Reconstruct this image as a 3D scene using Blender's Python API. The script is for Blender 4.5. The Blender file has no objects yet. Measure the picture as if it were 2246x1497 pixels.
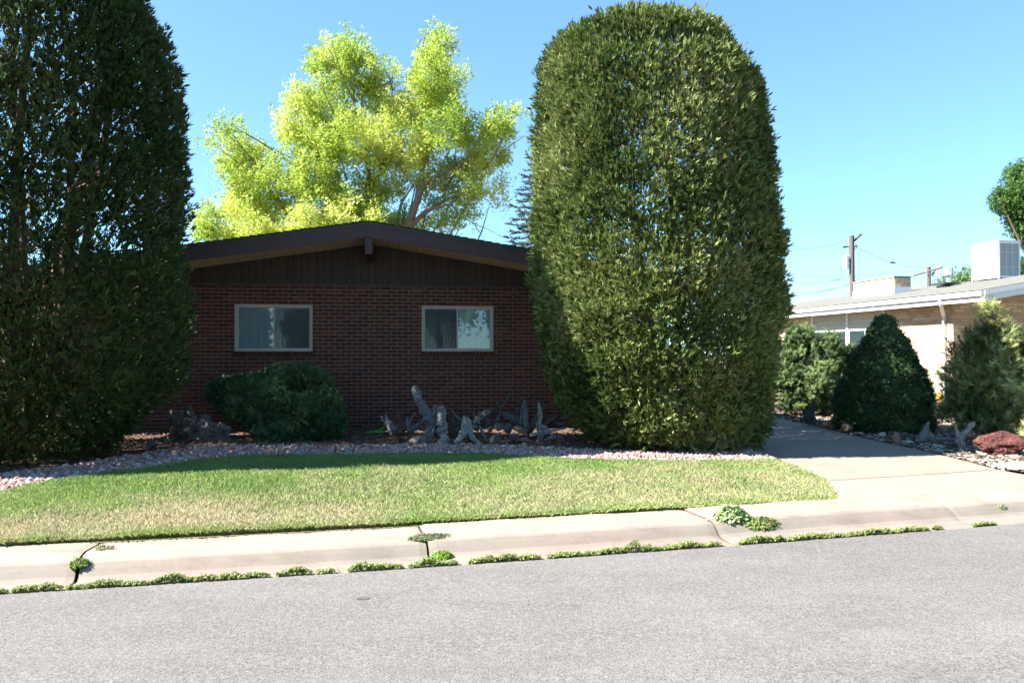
import bpy, math, random
import numpy as np
from mathutils import Vector, Matrix
random.seed(7); RNG = np.random.default_rng(11)
S = bpy.context.scene
COL = S.collection

# ------------------------------------------------------------------ camera, sky, sun, exposure
FPX = 1747.0; HOR = 775.0; EYE = 1.6           # focal length and horizon in photo pixels
PITCH = math.atan((HOR - 748.5) / FPX)
cam_d = bpy.data.cameras.new('camera'); cam = bpy.data.objects.new('camera', cam_d); COL.objects.link(cam)
cam_d.sensor_width = 36.0; cam_d.lens = 36.0 * FPX / 2246.0
cam_d.clip_start = 0.1; cam_d.clip_end = 3000
cam.location = (0, 0, EYE); cam.rotation_euler = (math.radians(90) + PITCH, 0, 0)
S.camera = cam
SUN_EL = math.radians(43.5)
SUN_AZ_VEC = Vector((-1.0, -0.22, 0)).normalized()       # horizontal direction towards the sun
sun_dir = Vector((SUN_AZ_VEC.x * math.cos(SUN_EL), SUN_AZ_VEC.y * math.cos(SUN_EL), math.sin(SUN_EL)))
w = bpy.data.worlds.new("World"); S.world = w; w.use_nodes = True
nt = w.node_tree; bg = nt.nodes['Background']
sky = nt.nodes.new('ShaderNodeTexSky'); sky.sky_type = 'NISHITA'; sky.sun_disc = False
sky.sun_elevation = SUN_EL; sky.sun_rotation = math.atan2(sun_dir.x, sun_dir.y)
sky.air_density = 1.0; sky.dust_density = 0.3; sky.ozone_density = 2.0; sky.altitude = 1600
tint = nt.nodes.new('ShaderNodeMix'); tint.data_type = 'RGBA'; tint.blend_type = 'MULTIPLY'; tint.inputs[0].default_value = 1
tint.inputs[7].default_value = (.73, 1.06, 1.22, 1)      # the camera's cyan rendering of the blue sky
gam = nt.nodes.new('ShaderNodeGamma'); gam.inputs[1].default_value = .74; nt.links.new(sky.outputs[0], gam.inputs[0]); nt.links.new(gam.outputs[0], tint.inputs[6]); nt.links.new(tint.outputs[2], bg.inputs[0]); bg.inputs[1].default_value = 0.075
sl = bpy.data.lights.new('sun', 'SUN'); sl.energy = 5.0; sl.angle = math.radians(0.53); sl.color = (1, 0.95, 0.88)
so = bpy.data.objects.new('sun', sl); COL.objects.link(so)
so.rotation_euler = sun_dir.to_track_quat('Z', 'Y').to_euler()
S.view_settings.view_transform = 'Standard'; S.view_settings.look = 'None'
S.view_settings.gamma = 1.0; S.view_settings.use_curve_mapping = False
S.view_settings.exposure = 2.35

# ------------------------------------------------------------------ helpers
def link(name, data, parent=None):
    o = bpy.data.objects.new(name, data); COL.objects.link(o)
    if parent: o.parent = parent
    return o
def tag(o, label=None, cat=None, group=None, kind=None):
    if label: o['label'] = label
    if cat: o['category'] = cat
    if group: o['group'] = group
    if kind: o['kind'] = kind
    return o
def empty(name, label, cat, loc=(0, 0, 0), rz=0, group=None):
    o = bpy.data.objects.new(name, None); COL.objects.link(o)
    o.location = loc; o.rotation_euler = (0, 0, rz); o.empty_display_size = .1
    return tag(o, label, cat, group)

class MB:
    """collects vertices, faces and one colour per vertex, linked as one mesh object"""
    def __init__(s): s.v = []; s.f = []; s.c = []; s.n = 0
    def add(s, v, f, c=(1, 1, 1)):
        v = np.asarray(v, float).reshape(-1, 3); f = np.asarray(f, np.int64)
        s.v.append(v); s.f.append(f + s.n); s.n += len(v)
        c = np.asarray(c, float)
        s.c.append(np.tile(c, (len(v), 1)) if c.ndim == 1 else c)
        return s
    def mesh(s, name, mat, smooth=False):
        v = np.concatenate(s.v); c = np.concatenate(s.c)
        me = bpy.data.meshes.new(name)
        lens = np.concatenate([np.full(len(f), f.shape[1], np.int32) for f in s.f])
        idx = np.concatenate([f.ravel() for f in s.f]).astype(np.int32)
        me.vertices.add(len(v)); me.vertices.foreach_set('co', v.astype(np.float32).ravel())
        me.loops.add(len(idx)); me.loops.foreach_set('vertex_index', idx)
        me.polygons.add(len(lens))
        st = np.concatenate([[0], np.cumsum(lens)[:-1]]).astype(np.int32)
        me.polygons.foreach_set('loop_start', st); me.polygons.foreach_set('loop_total', lens)
        me.update(calc_edges=True)
        a = me.color_attributes.new('Col', 'FLOAT_COLOR', 'POINT')
        cc = np.ones((len(v), 4), np.float32); cc[:, :3] = c; a.data.foreach_set('color', cc.ravel())
        me.materials.append(mat)
        me.polygons.foreach_set('use_smooth', np.full(len(lens), bool(smooth)))
        me.validate()
        return me
    def build(s, name, mat, parent=None, smooth=False, **t):
        return tag(link(name, s.mesh(name, mat, smooth), parent), **t)

BOXF = [[0,3,2,1],[4,5,6,7],[0,1,5,4],[1,2,6,5],[2,3,7,6],[3,0,4,7]]
def box_v(x0, x1, y0, y1, z0, z1):
    return np.array([[x0,y0,z0],[x1,y0,z0],[x1,y1,z0],[x0,y1,z0],[x0,y0,z1],[x1,y0,z1],[x1,y1,z1],[x0,y1,z1]], float)
def add_box(m, x0, x1, y0, y1, z0, z1, c=(1,1,1)): return m.add(box_v(x0,x1,y0,y1,z0,z1), BOXF, c)
def bev_box_v(sx, sy, sz, b):
    """box with chamfered edges centred on the origin: 24 verts"""
    v = []; f = []
    hx, hy, hz = sx/2, sy/2, sz/2
    idx = {}
    for i, a in enumerate((-1, 1)):
        for j, bb in enumerate((-1, 1)):
            for k, c in enumerate((-1, 1)):
                for ax in range(3):
                    p = [a*(hx-b), bb*(hy-b), c*(hz-b)]; p[ax] = (a*hx, bb*hy, c*hz)[ax]
                    idx[(i, j, k, ax)] = len(v); v.append(p)
    q = []
    for ax in range(3):
        o = [d for d in range(3) if d != ax]
        for s_ in (0, 1):
            def key(a, b_):
                t = [0, 0, 0]; t[ax] = s_; t[o[0]] = a; t[o[1]] = b_; return idx[(t[0], t[1], t[2], ax)]
            q.append([key(0,0), key(1,0), key(1,1), key(0,1)])
    for ax in range(3):      # edges parallel to ax
        o = [d for d in range(3) if d != ax]
        for a in (0, 1):
            for b_ in (0, 1):
                def key2(e, fa):
                    t = [0, 0, 0]; t[ax] = e; t[o[0]] = a; t[o[1]] = b_; return idx[(t[0], t[1], t[2], fa)]
                q.append([key2(0, o[0]), key2(1, o[0]), key2(1, o[1]), key2(0, o[1])])
    t = [[idx[(i,j,k,0)], idx[(i,j,k,1)], idx[(i,j,k,2)]] for i in (0,1) for j in (0,1) for k in (0,1)]
    return np.array(v), np.array(q), np.array(t)

def tube(m, pts, rad, n=8, c=(1,1,1), cap=True, rough=0, seed=0, ridges=0):
    """tapered tube along pts; rough displaces it, ridges adds lengthwise grain"""
    pts = np.asarray(pts, float); rad = np.asarray(rad, float)
    if rad.ndim == 0: rad = np.full(len(pts), float(rad))
    rg = np.random.default_rng(seed)
    T = np.gradient(pts, axis=0); T /= np.linalg.norm(T, axis=1)[:, None] + 1e-9
    ref = np.array([0.0, 0, 1]) if abs(T[0][2]) < .9 else np.array([1.0, 0, 0])
    N = np.cross(T[0], ref); N /= np.linalg.norm(N)
    rings = []; ph = rg.random(n) * 6.28; gr = rg.normal(0, 1, n)
    for i in range(len(pts)):
        N = N - T[i] * np.dot(N, T[i]); N /= np.linalg.norm(N) + 1e-9
        B = np.cross(T[i], N)
        a = np.arange(n) / n * 2 * np.pi
        r = rad[i] * (1 + ridges * gr + rough * rg.normal(0, 1, n))
        rings.append(pts[i] + (np.cos(a) * r)[:, None] * N + (np.sin(a) * r)[:, None] * B)
    v = np.concatenate(rings); L = len(pts)
    i = np.arange(L - 1)[:, None] * n; j = np.arange(n)[None, :]; jn = (j + 1) % n
    f = np.stack([i + j, i + jn, i + n + jn, i + n + j], -1).reshape(-1, 4)
    m.add(v, f, c)
    if cap:
        for k, e in ((0, pts[0]), (L - 1, pts[-1])):
            base = m.n - len(v) if k == 0 else m.n - 0
        v0 = rings[0]; v1 = rings[-1]
        m.add(np.vstack([v0, pts[0]]), [[(q+1) % n, q, n] for q in range(n)], c if np.ndim(c) == 1 else c[0])
        m.add(np.vstack([v1, pts[-1]]), [[q, (q+1) % n, n] for q in range(n)], c if np.ndim(c) == 1 else c[0])
    return m

def smooth_path(pts, k=4):
    """Catmull-Rom through (x,y,z,r) rows"""
    p = np.asarray(pts, float); out = []
    q = np.vstack([2*p[0]-p[1], p, 2*p[-1]-p[-2]])
    for i in range(1, len(q) - 2):
        for t in np.arange(k) / k:
            out.append(0.5*((2*q[i]) + (-q[i-1]+q[i+1])*t + (2*q[i-1]-5*q[i]+4*q[i+1]-q[i+2])*t*t + (-q[i-1]+3*q[i]-3*q[i+1]+q[i+2])*t**3))
    out.append(p[-1]); return np.array(out)

def norm(a): return a / (np.linalg.norm(a, axis=-1, keepdims=True) + 1e-9)
def inst(m, tv, tf, pos, direc, scale, col, roll=None, rg=RNG, tcol=None):
    """bake a small template (z axis = growth direction) at many places"""
    N = len(pos)
    if N == 0: return
    d = norm(np.asarray(direc, float)); r = rg.normal(0, 1, (N, 3)) if roll is None else roll
    X = norm(np.cross(d, r)); Y = np.cross(d, X)
    R = np.stack([X, Y, d], -1)
    sc = np.asarray(scale, float)
    sc = sc[:, None, None] if sc.ndim == 1 else sc[:, None, :]
    v = np.einsum('nij,nvj->nvi', R, tv[None] * sc) + np.asarray(pos)[:, None, :]
    f = (np.asarray(tf)[None] + (np.arange(N) * len(tv))[:, None, None]).reshape(-1, np.shape(tf)[1])
    c = np.repeat(np.asarray(col)[:, None, :], len(tv), 1)
    if tcol is not None: c = c * tcol[None]
    m.add(v.reshape(-1, 3), f, c.reshape(-1, 3))

def vnoise(p, seed=0, freq=1.0):
    """smooth value noise, -1..1, for (N,3) or (N,2) points"""
    p = np.asarray(p, float) * freq
    if p.shape[-1] == 2: p = np.concatenate([p, np.zeros(p.shape[:-1] + (1,))], -1)
    i = np.floor(p).astype(np.int64); f = p - i; u = f*f*(3-2*f); r = 0
    for dx in (0, 1):
        for dy in (0, 1):
            for dz in (0, 1):
                h = (i[..., 0]+dx)*374761393 + (i[..., 1]+dy)*668265263 + (i[..., 2]+dz)*2147483647 + seed*974711
                h = (h ^ (h >> 13)) * 1274126177; h = (h ^ (h >> 16)) & 0xffffff
                wgt = (u[..., 0] if dx else 1-u[..., 0])*(u[..., 1] if dy else 1-u[..., 1])*(u[..., 2] if dz else 1-u[..., 2])
                r = r + wgt * (h / 0x7fffff - 1.0)
    return r

# a pixel of the 2246 x 1497 photograph -> world point at depth Y, or on the ground
cp, sp = math.cos(PITCH), math.sin(PITCH)
def at(px, py, Y):
    x = (px - 1123) / FPX; zc = (748.5 - py) / FPX
    ry = cp - zc * sp; rz = sp + zc * cp
    return np.array([x / ry * Y, Y, EYE + rz / ry * Y])
def Ye(x): return 6.14 + .263*x + .0049*x*x            # road edge
def dYe(x): return .263 + .0098*x
def across(x, y): return (y - Ye(x)) / np.sqrt(1 + dYe(x)**2)
def sst(a): a = np.clip(a, 0, 1); return a*a*(3-2*a)
def hz(x, y):
    t = across(x, y)
    return .115 + .075*sst((t-.95)/2.5) + .045*sst((t-4)/4)
def gnd(px, py, dz=0):
    z = .2
    for _ in range(12):
        a = at(px, py, 10.0); d = a - np.array([0, 0, EYE]); k = (z + dz - EYE) / d[2]
        p = d * k; z = float(hz(p[0], p[1]))
    return np.array([p[0], p[1], z])
def strip_pt(x, wd, z):
    n = math.sqrt(1 + dYe(x)**2)
    return [x - dYe(x)/n*wd, Ye(x) + wd/n, z]

# ------------------------------------------------------------------ materials
def mat(name, base=(.5,.5,.5), rough=.9, attr=False, noise=None, bump=None, spec=.3, transl=0, metal=0, extra=None):
    """noise = [(scale, detail, colA, colB, lo, hi, mixfactor)], bump = [(scale, strength, distance)]"""
    m = bpy.data.materials.new(name); m.use_nodes = True
    t = m.node_tree; N = t.nodes; L = t.links; b = N['Principled BSDF']
    b.inputs['Roughness'].default_value = rough; b.inputs['Specular IOR Level'].default_value = spec
    b.inputs['Metallic'].default_value = metal
    if attr:
        a = N.new('ShaderNodeAttribute'); a.attribute_name = 'Col'; cur = a.outputs['Color']
        if base != (.5,.5,.5):
            mx = N.new('ShaderNodeMix'); mx.data_type = 'RGBA'; mx.blend_type = 'MULTIPLY'; mx.inputs[0].default_value = 1
            L.new(cur, mx.inputs[6]); mx.inputs[7].default_value = (*base, 1); cur = mx.outputs[2]
    else:
        r = N.new('ShaderNodeRGB'); r.outputs[0].default_value = (*base, 1); cur = r.outputs[0]
    tc = N.new('ShaderNodeTexCoord'); co = tc.outputs['Object']
    for nz in (noise or []):
        sc, det, col, lo, hi, fac = nz[:6]; mode = nz[6] if len(nz) > 6 else 'MIX'
        src = co
        if len(nz) > 7:
            mp = N.new('ShaderNodeMapping'); mp.inputs['Scale'].default_value = nz[7]; L.new(co, mp.inputs[0]); src = mp.outputs[0]
        n = N.new('ShaderNodeTexNoise'); n.inputs['Scale'].default_value = sc; n.inputs['Detail'].default_value = det
        n.inputs['Roughness'].default_value = .6; L.new(src, n.inputs['Vector'])
        mr = N.new('ShaderNodeMapRange'); mr.inputs[1].default_value = lo; mr.inputs[2].default_value = hi
        mr.inputs[3].default_value = 0; mr.inputs[4].default_value = fac; L.new(n.outputs[0], mr.inputs[0])
        mx = N.new('ShaderNodeMix'); mx.data_type = 'RGBA'; mx.blend_type = mode
        L.new(mr.outputs[0], mx.inputs[0]); L.new(cur, mx.inputs[6]); mx.inputs[7].default_value = (*col, 1); cur = mx.outputs[2]
    L.new(cur, b.inputs['Base Color'])
    if bump:
        prev = None
        for bp in bump:
            src = co
            if len(bp) > 3:
                mp = N.new('ShaderNodeMapping'); mp.inputs['Scale'].default_value = bp[3]; L.new(co, mp.inputs[0]); src = mp.outputs[0]
            n = N.new('ShaderNodeTexNoise'); n.inputs['Scale'].default_value = bp[0]; n.inputs['Detail'].default_value = 6; L.new(src, n.inputs['Vector'])
            bn = N.new('ShaderNodeBump'); bn.inputs['Strength'].default_value = bp[1]; bn.inputs['Distance'].default_value = bp[2]
            L.new(n.outputs[0], bn.inputs['Height'])
            if prev: L.new(prev, bn.inputs['Normal'])
            prev = bn.outputs[0]
        L.new(prev, b.inputs['Normal'])
    if transl:
        tr = N.new('ShaderNodeBsdfTranslucent'); L.new(cur, tr.inputs[0])
        ms = N.new('ShaderNodeMixShader'); ms.inputs[0].default_value = transl
        L.new(b.outputs[0], ms.inputs[1]); L.new(tr.outputs[0], ms.inputs[2])
        L.new(ms.outputs[0], N['Material Output'].inputs[0])
    return m

M = {}
M['asphalt'] = mat('asphalt', (.102,.097,.093), .9,
    noise=[(.45, 6, (.135,.127,.120), .45, .6, .75, 'MIX', (.3,1.4,1)), (2.4, 6, (.082,.077,.073), .55, .68, .6, 'MIX', (.5,1.3,1)), (1.6, 5, (.084,.078,.075), .45, .66, .6), (100, 2, (.225,.212,.203), .54, .68, .7), (80, 3, (.036,.035,.035), .50, .64, .75), (30, 3, (.17,.162,.158), .5, .62, .35)],
    bump=[(110, .7, .006), (40, .3, .006)])
M['concrete'] = mat('kerb_concrete', (.225,.190,.155), .92, attr=True,
    noise=[(1.3, 6, (.72,.72,.73), .45, .68, .7, 'MULTIPLY'), (7, 6, (.74,.72,.70), .52, .7, .6, 'MULTIPLY', (.5,1.6,1)), (45, 4, (.7,.68,.66), .5, .72, .35, 'MULTIPLY'), (160, 3, (.6,.58,.56), .58, .7, .35, 'MULTIPLY')],
    bump=[(140, .35, .003), (14, .2, .006)])
M['drive'] = mat('driveway_concrete', (.225,.185,.150), .92, attr=True,
    noise=[(1.0, 6, (.78,.77,.77), .45, .68, .6, 'MULTIPLY'), (6, 5, (.85,.83,.82), .5, .7, .6, 'MULTIPLY'), (120, 3, (.75,.73,.72), .55, .7, .3, 'MULTIPLY')],
    bump=[(170, .3, .002)])
M['soil'] = mat('soil', (.075,.045,.03), 1, noise=[(40, 5, (.14,.09,.06), .45, .65, .7), (8, 3, (.05,.035,.025), .4, .7, .5)], bump=[(60, .8, .02)])
M['turf'] = mat('turf_base', (.038,.026,.014), 1, noise=[(30, 4, (.06,.042,.024), .45, .65, .7)], bump=[(60, .8, .02)])
M['ground'] = mat('ground_cover', (.12,.11,.06), 1, noise=[(3, 5, (.16,.13,.085), .4, .65, .8)], bump=[(20, .6, .03)])
M['mulch'] = mat('bark_mulch', (.5,.5,.5), 1, attr=True, bump=[(90, .4, .004)])
M['stone'] = mat('stone', (.5,.5,.5), .85, attr=True, noise=[(35, 5, (.6,.55,.5), .45, .68, .5, 'MULTIPLY')], bump=[(70, .5, .006), (14, .5, .02)])
M['gravel'] = mat('gravel_stone', (.5,.5,.5), .8, attr=True, bump=[(90, .3, .003)])
M['lava'] = mat('lava_rock', (.088,.030,.026), .95, noise=[(30, 5, (.03,.01,.01), .48, .64, .85), (9, 3, (.16,.055,.045), .5, .7, .6)], bump=[(30, 1, .03), (80, .8, .012)])
M['drift'] = mat('driftwood', (.5,.5,.5), .9, attr=True, noise=[(9, 6, (.32,.29,.26), .48, .62, .75, 'MULTIPLY', (9,9,1.2)), (30, 4, (.5,.48,.46), .45, .7, .5, 'MULTIPLY')], bump=[(22, .9, .02, (5,5,.8)), (60, .6, .008)])
M['brick'] = mat('red_brick', (.5,.5,.5), .85, attr=True, noise=[(28, 5, (.5,.42,.42), .46, .7, .5, 'MULTIPLY')], bump=[(130, .5, .003)])
M['mortar'] = mat('mortar', (.30,.24,.20), 1, noise=[(25, 4, (.24,.19,.16), .4, .7, .6)], bump=[(120, .5, .003)])
M['tanbrick'] = mat('tan_brick', (.5,.5,.5), .85, attr=True, noise=[(20, 4, (.7,.66,.6), .46, .7, .4, 'MULTIPLY')], bump=[(130, .5, .003)])
M['tanmortar'] = mat('tan_mortar', (.33,.27,.21), 1, bump=[(120, .5, .003)])
M['brownpaint'] = mat('brown_paint', (.066,.043,.042), .6, noise=[(5, 5, (.05,.034,.033), .4, .7, .6)], bump=[(60, .12, .002, (1,8,8))])
M['siding'] = mat('brown_siding', (.5,.5,.5), .7, attr=True, noise=[(12, 5, (.7,.68,.66), .45, .7, .5, 'MULTIPLY', (3,3,.5))], bump=[(40, .25, .003, (6,6,.6))])
M['soffit'] = mat('tan_soffit_paint', (.50,.42,.32), .7, noise=[(6, 4, (.42,.35,.27), .45, .7, .5)])
M['shingle'] = mat('roof_shingle', (.05,.06,.045), .95, noise=[(9, 4, (.085,.09,.07), .4, .65, .7), (90, 3, (.12,.12,.11), .5, .65, .5)], bump=[(60, .6, .006)])
M['gshingle'] = mat('grey_shingle', (.13,.13,.12), .95, noise=[(5, 4, (.095,.095,.09), .4, .65, .7), (50, 3, (.17,.17,.165), .5, .65, .5)], bump=[(60, .6, .006)])
M['white'] = mat('white_paint', (.66,.66,.65), .5, noise=[(7, 4, (.58,.58,.56), .5, .75, .4)])
M['vinyl'] = mat('almond_window_frame', (.42,.40,.35), .45, noise=[(9, 3, (.36,.34,.30), .45, .7, .5)])
M['metal'] = mat('galvanised_metal', (.42,.45,.48), .4, metal=.7, noise=[(9, 4, (.3,.33,.36), .4, .7, .5)])
M['darkmetal'] = mat('dark_metal', (.04,.045,.05), .5, noise=[(9, 4, (.08,.08,.09), .4, .7, .5)])
M['grille'] = mat('cooler_pad', (.34,.38,.39), .9, noise=[(60, 4, (.24,.27,.28), .45, .6, .7)], bump=[(80, .6, .01)])
M['shade'] = mat('window_shade', (.55,.50,.40), .8, noise=[(6, 3, (.48,.43,.35), .45, .7, .5)])
M['curtain'] = mat('sheer_curtain', (.80,.82,.84), .9, transl=.1, noise=[(14, 4, (.6,.63,.66), .42, .65, .5, 'MIX', (3,3,.5))])
M['screen'] = mat('insect_screen', (.05,.06,.065), .8, noise=[(200, 2, (.09,.1,.1), .45, .6, .6)])
M['bark'] = mat('bark', (.16,.125,.10), .95, attr=True, noise=[(14, 6, (.5,.45,.42), .45, .62, .75, 'MULTIPLY', (3,3,.7))], bump=[(24, .9, .02, (3,3,.8))])
M['pole'] = mat('weathered_pole_wood', (.115,.095,.088), .95, noise=[(8, 5, (.07,.058,.05), .45, .65, .7, 'MIX', (4,4,.3))], bump=[(30, .5, .01, (5,5,.3))])
M['leaf'] = mat('foliage', (.5,.5,.5), .7, attr=True, transl=.22, spec=.25)
M['maple'] = mat('maple_foliage', (.5,.5,.5), .55, attr=True, transl=.45, spec=.3)
M['grass'] = mat('grass_blades', (.5,.5,.5), .65, attr=True, transl=.3, spec=.25)
M['hose'] = mat('green_hose', (.08,.34,.04), .35, noise=[(20, 3, (.06,.26,.03), .4, .7, .5)])
M['yellow'] = mat('yellow_plastic', (.72,.40,.02), .4, noise=[(20, 3, (.6,.33,.02), .4, .7, .5)])
M['ceramic'] = mat('insulator', (.75,.76,.76), .3, noise=[(20, 3, (.6,.6,.62), .4, .7, .5)])
M['wire'] = mat('wire', (.05,.05,.055), .6, noise=[(5, 2, (.08,.08,.09), .4, .7, .5)])
M['dryleaf'] = mat('dry_leaf', (.42,.16,.06), .7, noise=[(60, 3, (.3,.1,.04), .4, .7, .5)], transl=.2)
def glass_mat():
    m = bpy.data.materials.new('window_glass'); m.use_nodes = True
    N = m.node_tree.nodes; L = m.node_tree.links; N.remove(N['Principled BSDF'])
    g = N.new('ShaderNodeBsdfGlossy'); g.inputs['Roughness'].default_value = .004; g.inputs[0].default_value = (.95,.98,1,1)
    t = N.new('ShaderNodeBsdfTransparent'); t.inputs[0].default_value = (.80,.85,.86,1)
    fr = N.new('ShaderNodeFresnel'); fr.inputs[0].default_value = 1.75
    nz = N.new('ShaderNodeTexNoise'); nz.inputs['Scale'].default_value = 2.2; nz.inputs['Detail'].default_value = 2
    tc = N.new('ShaderNodeTexCoord'); L.new(tc.outputs['Object'], nz.inputs['Vector'])
    bn = N.new('ShaderNodeBump'); bn.inputs['Strength'].default_value = .05; bn.inputs['Distance'].default_value = .02
    L.new(nz.outputs[0], bn.inputs['Height']); L.new(bn.outputs[0], g.inputs['Normal'])
    ms = N.new('ShaderNodeMixShader'); L.new(fr.outputs[0], ms.inputs[0]); L.new(t.outputs[0], ms.inputs[1]); L.new(g.outputs[0], ms.inputs[2])
    L.new(ms.outputs[0], N['Material Output'].inputs[0]); return m
M['glass'] = glass_mat()
# ------------------------------------------------------------------ ground, road, kerb, driveway
def grid_sheet(name, xs, ys, zf, material, **t):
    X, Y = np.meshgrid(xs, ys); Z = zf(X, Y)
    v = np.stack([X, Y, Z], -1).reshape(-1, 3); nx, ny = len(xs), len(ys)
    i = (np.arange(ny-1)[:, None]*nx + np.arange(nx-1)[None]).ravel()
    f = np.stack([i, i+1, i+nx+1, i+nx], -1)
    return MB().add(v, f).build(name, material, smooth=True, **t)
near = np.linspace(-30, 40, 141)
xs = np.concatenate([[-1500, -600, -250, -120, -60], near, [60, 120, 250, 600, 1500]])
ys = np.concatenate([[-1500, -600, -250, -120, -60], np.linspace(-30, 50, 161), [70, 120, 250, 600, 1500]])
def gz(X, Y):
    Xc = np.clip(X, -26, 26)
    t = across(Xc, Y)
    front = np.where(t > .5, hz(Xc, Y) - .05, -.12)
    return np.where(t < -10.2, .03 + .12*sst((-t-10.2)/3), front)
grid_sheet('ground', xs, ys, gz, M['ground'], kind='structure')

def band(name, x0, x1, step, prof, material, parent=None, col=None, jit=0, **t):
    """sheet following the street: prof = [(offset, z)...]"""
    xs_ = np.linspace(x0, x1, max(2, int(abs(x1-x0)/step)+1)); v = []
    for x in xs_:
        for (wd, z) in prof: v.append(strip_pt(x, wd, z))
    n = len(prof); L = len(xs_)
    i = (np.arange(L-1)[:, None]*n + np.arange(n-1)[None]).ravel()
    f = np.stack([i, i+n, i+n+1, i+1], -1)
    return MB().add(v, f, (1,1,1)).build(name, material, parent, smooth=True, **t)
band('road', -45, 45, .5, [(0.0, .004), (-.6, .02), (-2, .05), (-4.6, .07), (-7.4, .045), (-9.2, .01)], M['asphalt'], kind='structure')
band('opposite_kerb', -45, 45, .5, [(-9.2, -.02), (-9.4, .0), (-9.5, .02), (-9.65, .11), (-10.4, .12), (-10.42, -.1)], M['concrete'], kind='structure')

# kerb: rollover gutter and narrow walk poured in slabs, joints opened and heaved
kerb = tag(bpy.data.objects.new('kerb', None), kind='structure'); COL.objects.link(kerb)
KP = [(-.002, -.02), (.0, .000), (.02, .004), (.14, -.006), (.26, -.004), (.31, .014), (.36, .055), (.40, .083), (.45, .098), (.52, .104), (.70, .108), (.93, .113), (.955, .108), (.965, .09), (.97, -.05)]
def wob(wd, seed, amp):
    return amp * float(vnoise(np.array([[wd*5.0, seed*7.3, 0]]), seed)[0])
joints = [-18, -15.5, -13, -10.5, -8, -5.52, -3.06, -.58, 1.88, 4.35, 6.8, 9.3, 11.8, 14.3, 17, 20]
heave = [0, .004, 0, .003, 0, .004, 0, .016, .030, .026, .02, .01, 0, .004, 0]
gap = {2: .004, 5: .006, 6: .007, 7: .009, 8: .006, 9: .004}
for k in range(len(joints)-1):
    a, b = joints[k], joints[k+1]; n = len(KP); v = []; c = []
    ga = gap.get(k, .004); gb = gap.get(k+1, .004)
    L = 44
    for q in range(L):
        u = q/(L-1)
        for (wd, z) in KP:
            sh_a = .03*math.sin(wd*6) if k == 6 else wob(wd, k, .015); sh_b = .03*math.sin(wd*6) if k+1 == 6 else wob(wd, k+1, .015)
            if k+1 == 6 or k == 6:
                extra = .10*(wd-.45)**2*2
                if k == 6: sh_a += extra
                else: sh_b += extra
            xa = a + sh_a + ga*(1 + (.8 if .2 < wd < .45 and k == 6 else 0)); xb = b + sh_b - gb*(1 + (.8 if .2 < wd < .45 and k+1 == 6 else 0))
            x = xa + (xb-xa)*u
            h = z + (heave[k] + (heave[k] and .006*math.sin(u*3))) * min(1, max(0, wd/.5))
            h += .0025*math.sin(x*9 + wd*20) * (wd > .02 and wd < .95)
            if (u < .012 or u > .988) and wd > 0.02: h -= .007
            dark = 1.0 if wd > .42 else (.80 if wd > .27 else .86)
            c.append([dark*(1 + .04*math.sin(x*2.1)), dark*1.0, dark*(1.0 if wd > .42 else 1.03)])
            v.append(strip_pt(x, wd, h))
    i = (np.arange(L-1)[:, None]*n + np.arange(n-1)[None]).ravel()
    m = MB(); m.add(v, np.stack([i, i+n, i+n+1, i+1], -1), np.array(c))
    # end faces
    for q in (0, L-1):
        e = np.array(v[q*n:(q+1)*n]); lo = e.copy(); lo[:, 2] = -.12
        ff = [[r, r+1, n+r+1, n+r] for r in range(n-1)]
        m.add(np.vstack([e, lo]), ff, (.5,.45,.4))
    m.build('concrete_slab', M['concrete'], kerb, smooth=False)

# hand-placed joint filler soil below the gaps
band('kerb_subbase', -20, 20, .5, [(0, -.06), (.96, -.06)], M['soil'], kind='structure')

# driveway slabs
DR = [(7.9,3.22,6.25), (8.4,3.42,6.45), (8.9,3.54,6.30), (9.4,3.56,6.18), (10,3.50,6.10), (10.7,3.43,6.02), (12,3.32,5.93), (14,3.12,5.80), (17,2.82,5.62), (20,2.5,5.32), (24,2.08,4.90), (30,1.45,4.27)]
dy, dl, dr_ = np.array(DR).T
def drive_l(y): return np.interp(y, dy, dl)
def drive_r(y): return np.interp(y, dy, dr_)
driveway = tag(bpy.data.objects.new('driveway', None), kind='structure'); COL.objects.link(driveway)
def back_y(x, wd=.975): # y of the kerb's back edge at a given x (approx)
    n = math.sqrt(1 + dYe(x)**2); return Ye(x + dYe(x)/n*wd) + wd/n
cuts = [0, 1.0, 4.2, 7.4, 10.6, 13.8, 22]
for k in range(len(cuts)-1):
    v = []; L = 10; W_ = 12
    g0 = .014 if k else .004
    for q in range(L):
        for r in range(W_):
            u = r/(W_-1)
            # flare at the apron
            xg = 3.5 + 2.8*u
            y0 = back_y(xg) + cuts[k] + g0; y1 = back_y(xg) + cuts[k+1] - .006
            y = y0 + (y1-y0)*q/(L-1)
            y -= (0 if k == 0 and q == 0 else .0)
            fl = .25*max(0, 1-(y-back_y(xg))/1.1)**2
            x = drive_l(y) + (drive_r(y) + fl*2.2 - drive_l(y))*u
            if k == 0 and q == 0: y = back_y(x) + .004
            v.append([x, y, float(hz(x, y)) + .004 - .0])
    i = (np.arange(L-1)[:, None]*W_ + np.arange(W_-1)[None]).ravel()
    m = MB().add(v, np.stack([i, i+1, i+W_+1, i+W_], -1), [(1,1,1),(.97,.95,.94),(.98,1,1.02),(1,1,1),(.95,.95,.96),(1,1,1)][k])
    vv = np.array(v).reshape(L, W_, 3)
    rim = np.concatenate([vv[0], vv[1:, -1], vv[-1, ::-1][1:], vv[::-1, 0][1:]]); lo = rim.copy(); lo[:, 2] -= .1
    n = len(rim); m.add(np.vstack([rim, lo]), [[a, n+a, n+(a+1) % n, (a+1) % n] for a in range(n)], (.8,.78,.75))
    m.build('concrete_slab', M['drive'], driveway)

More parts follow.
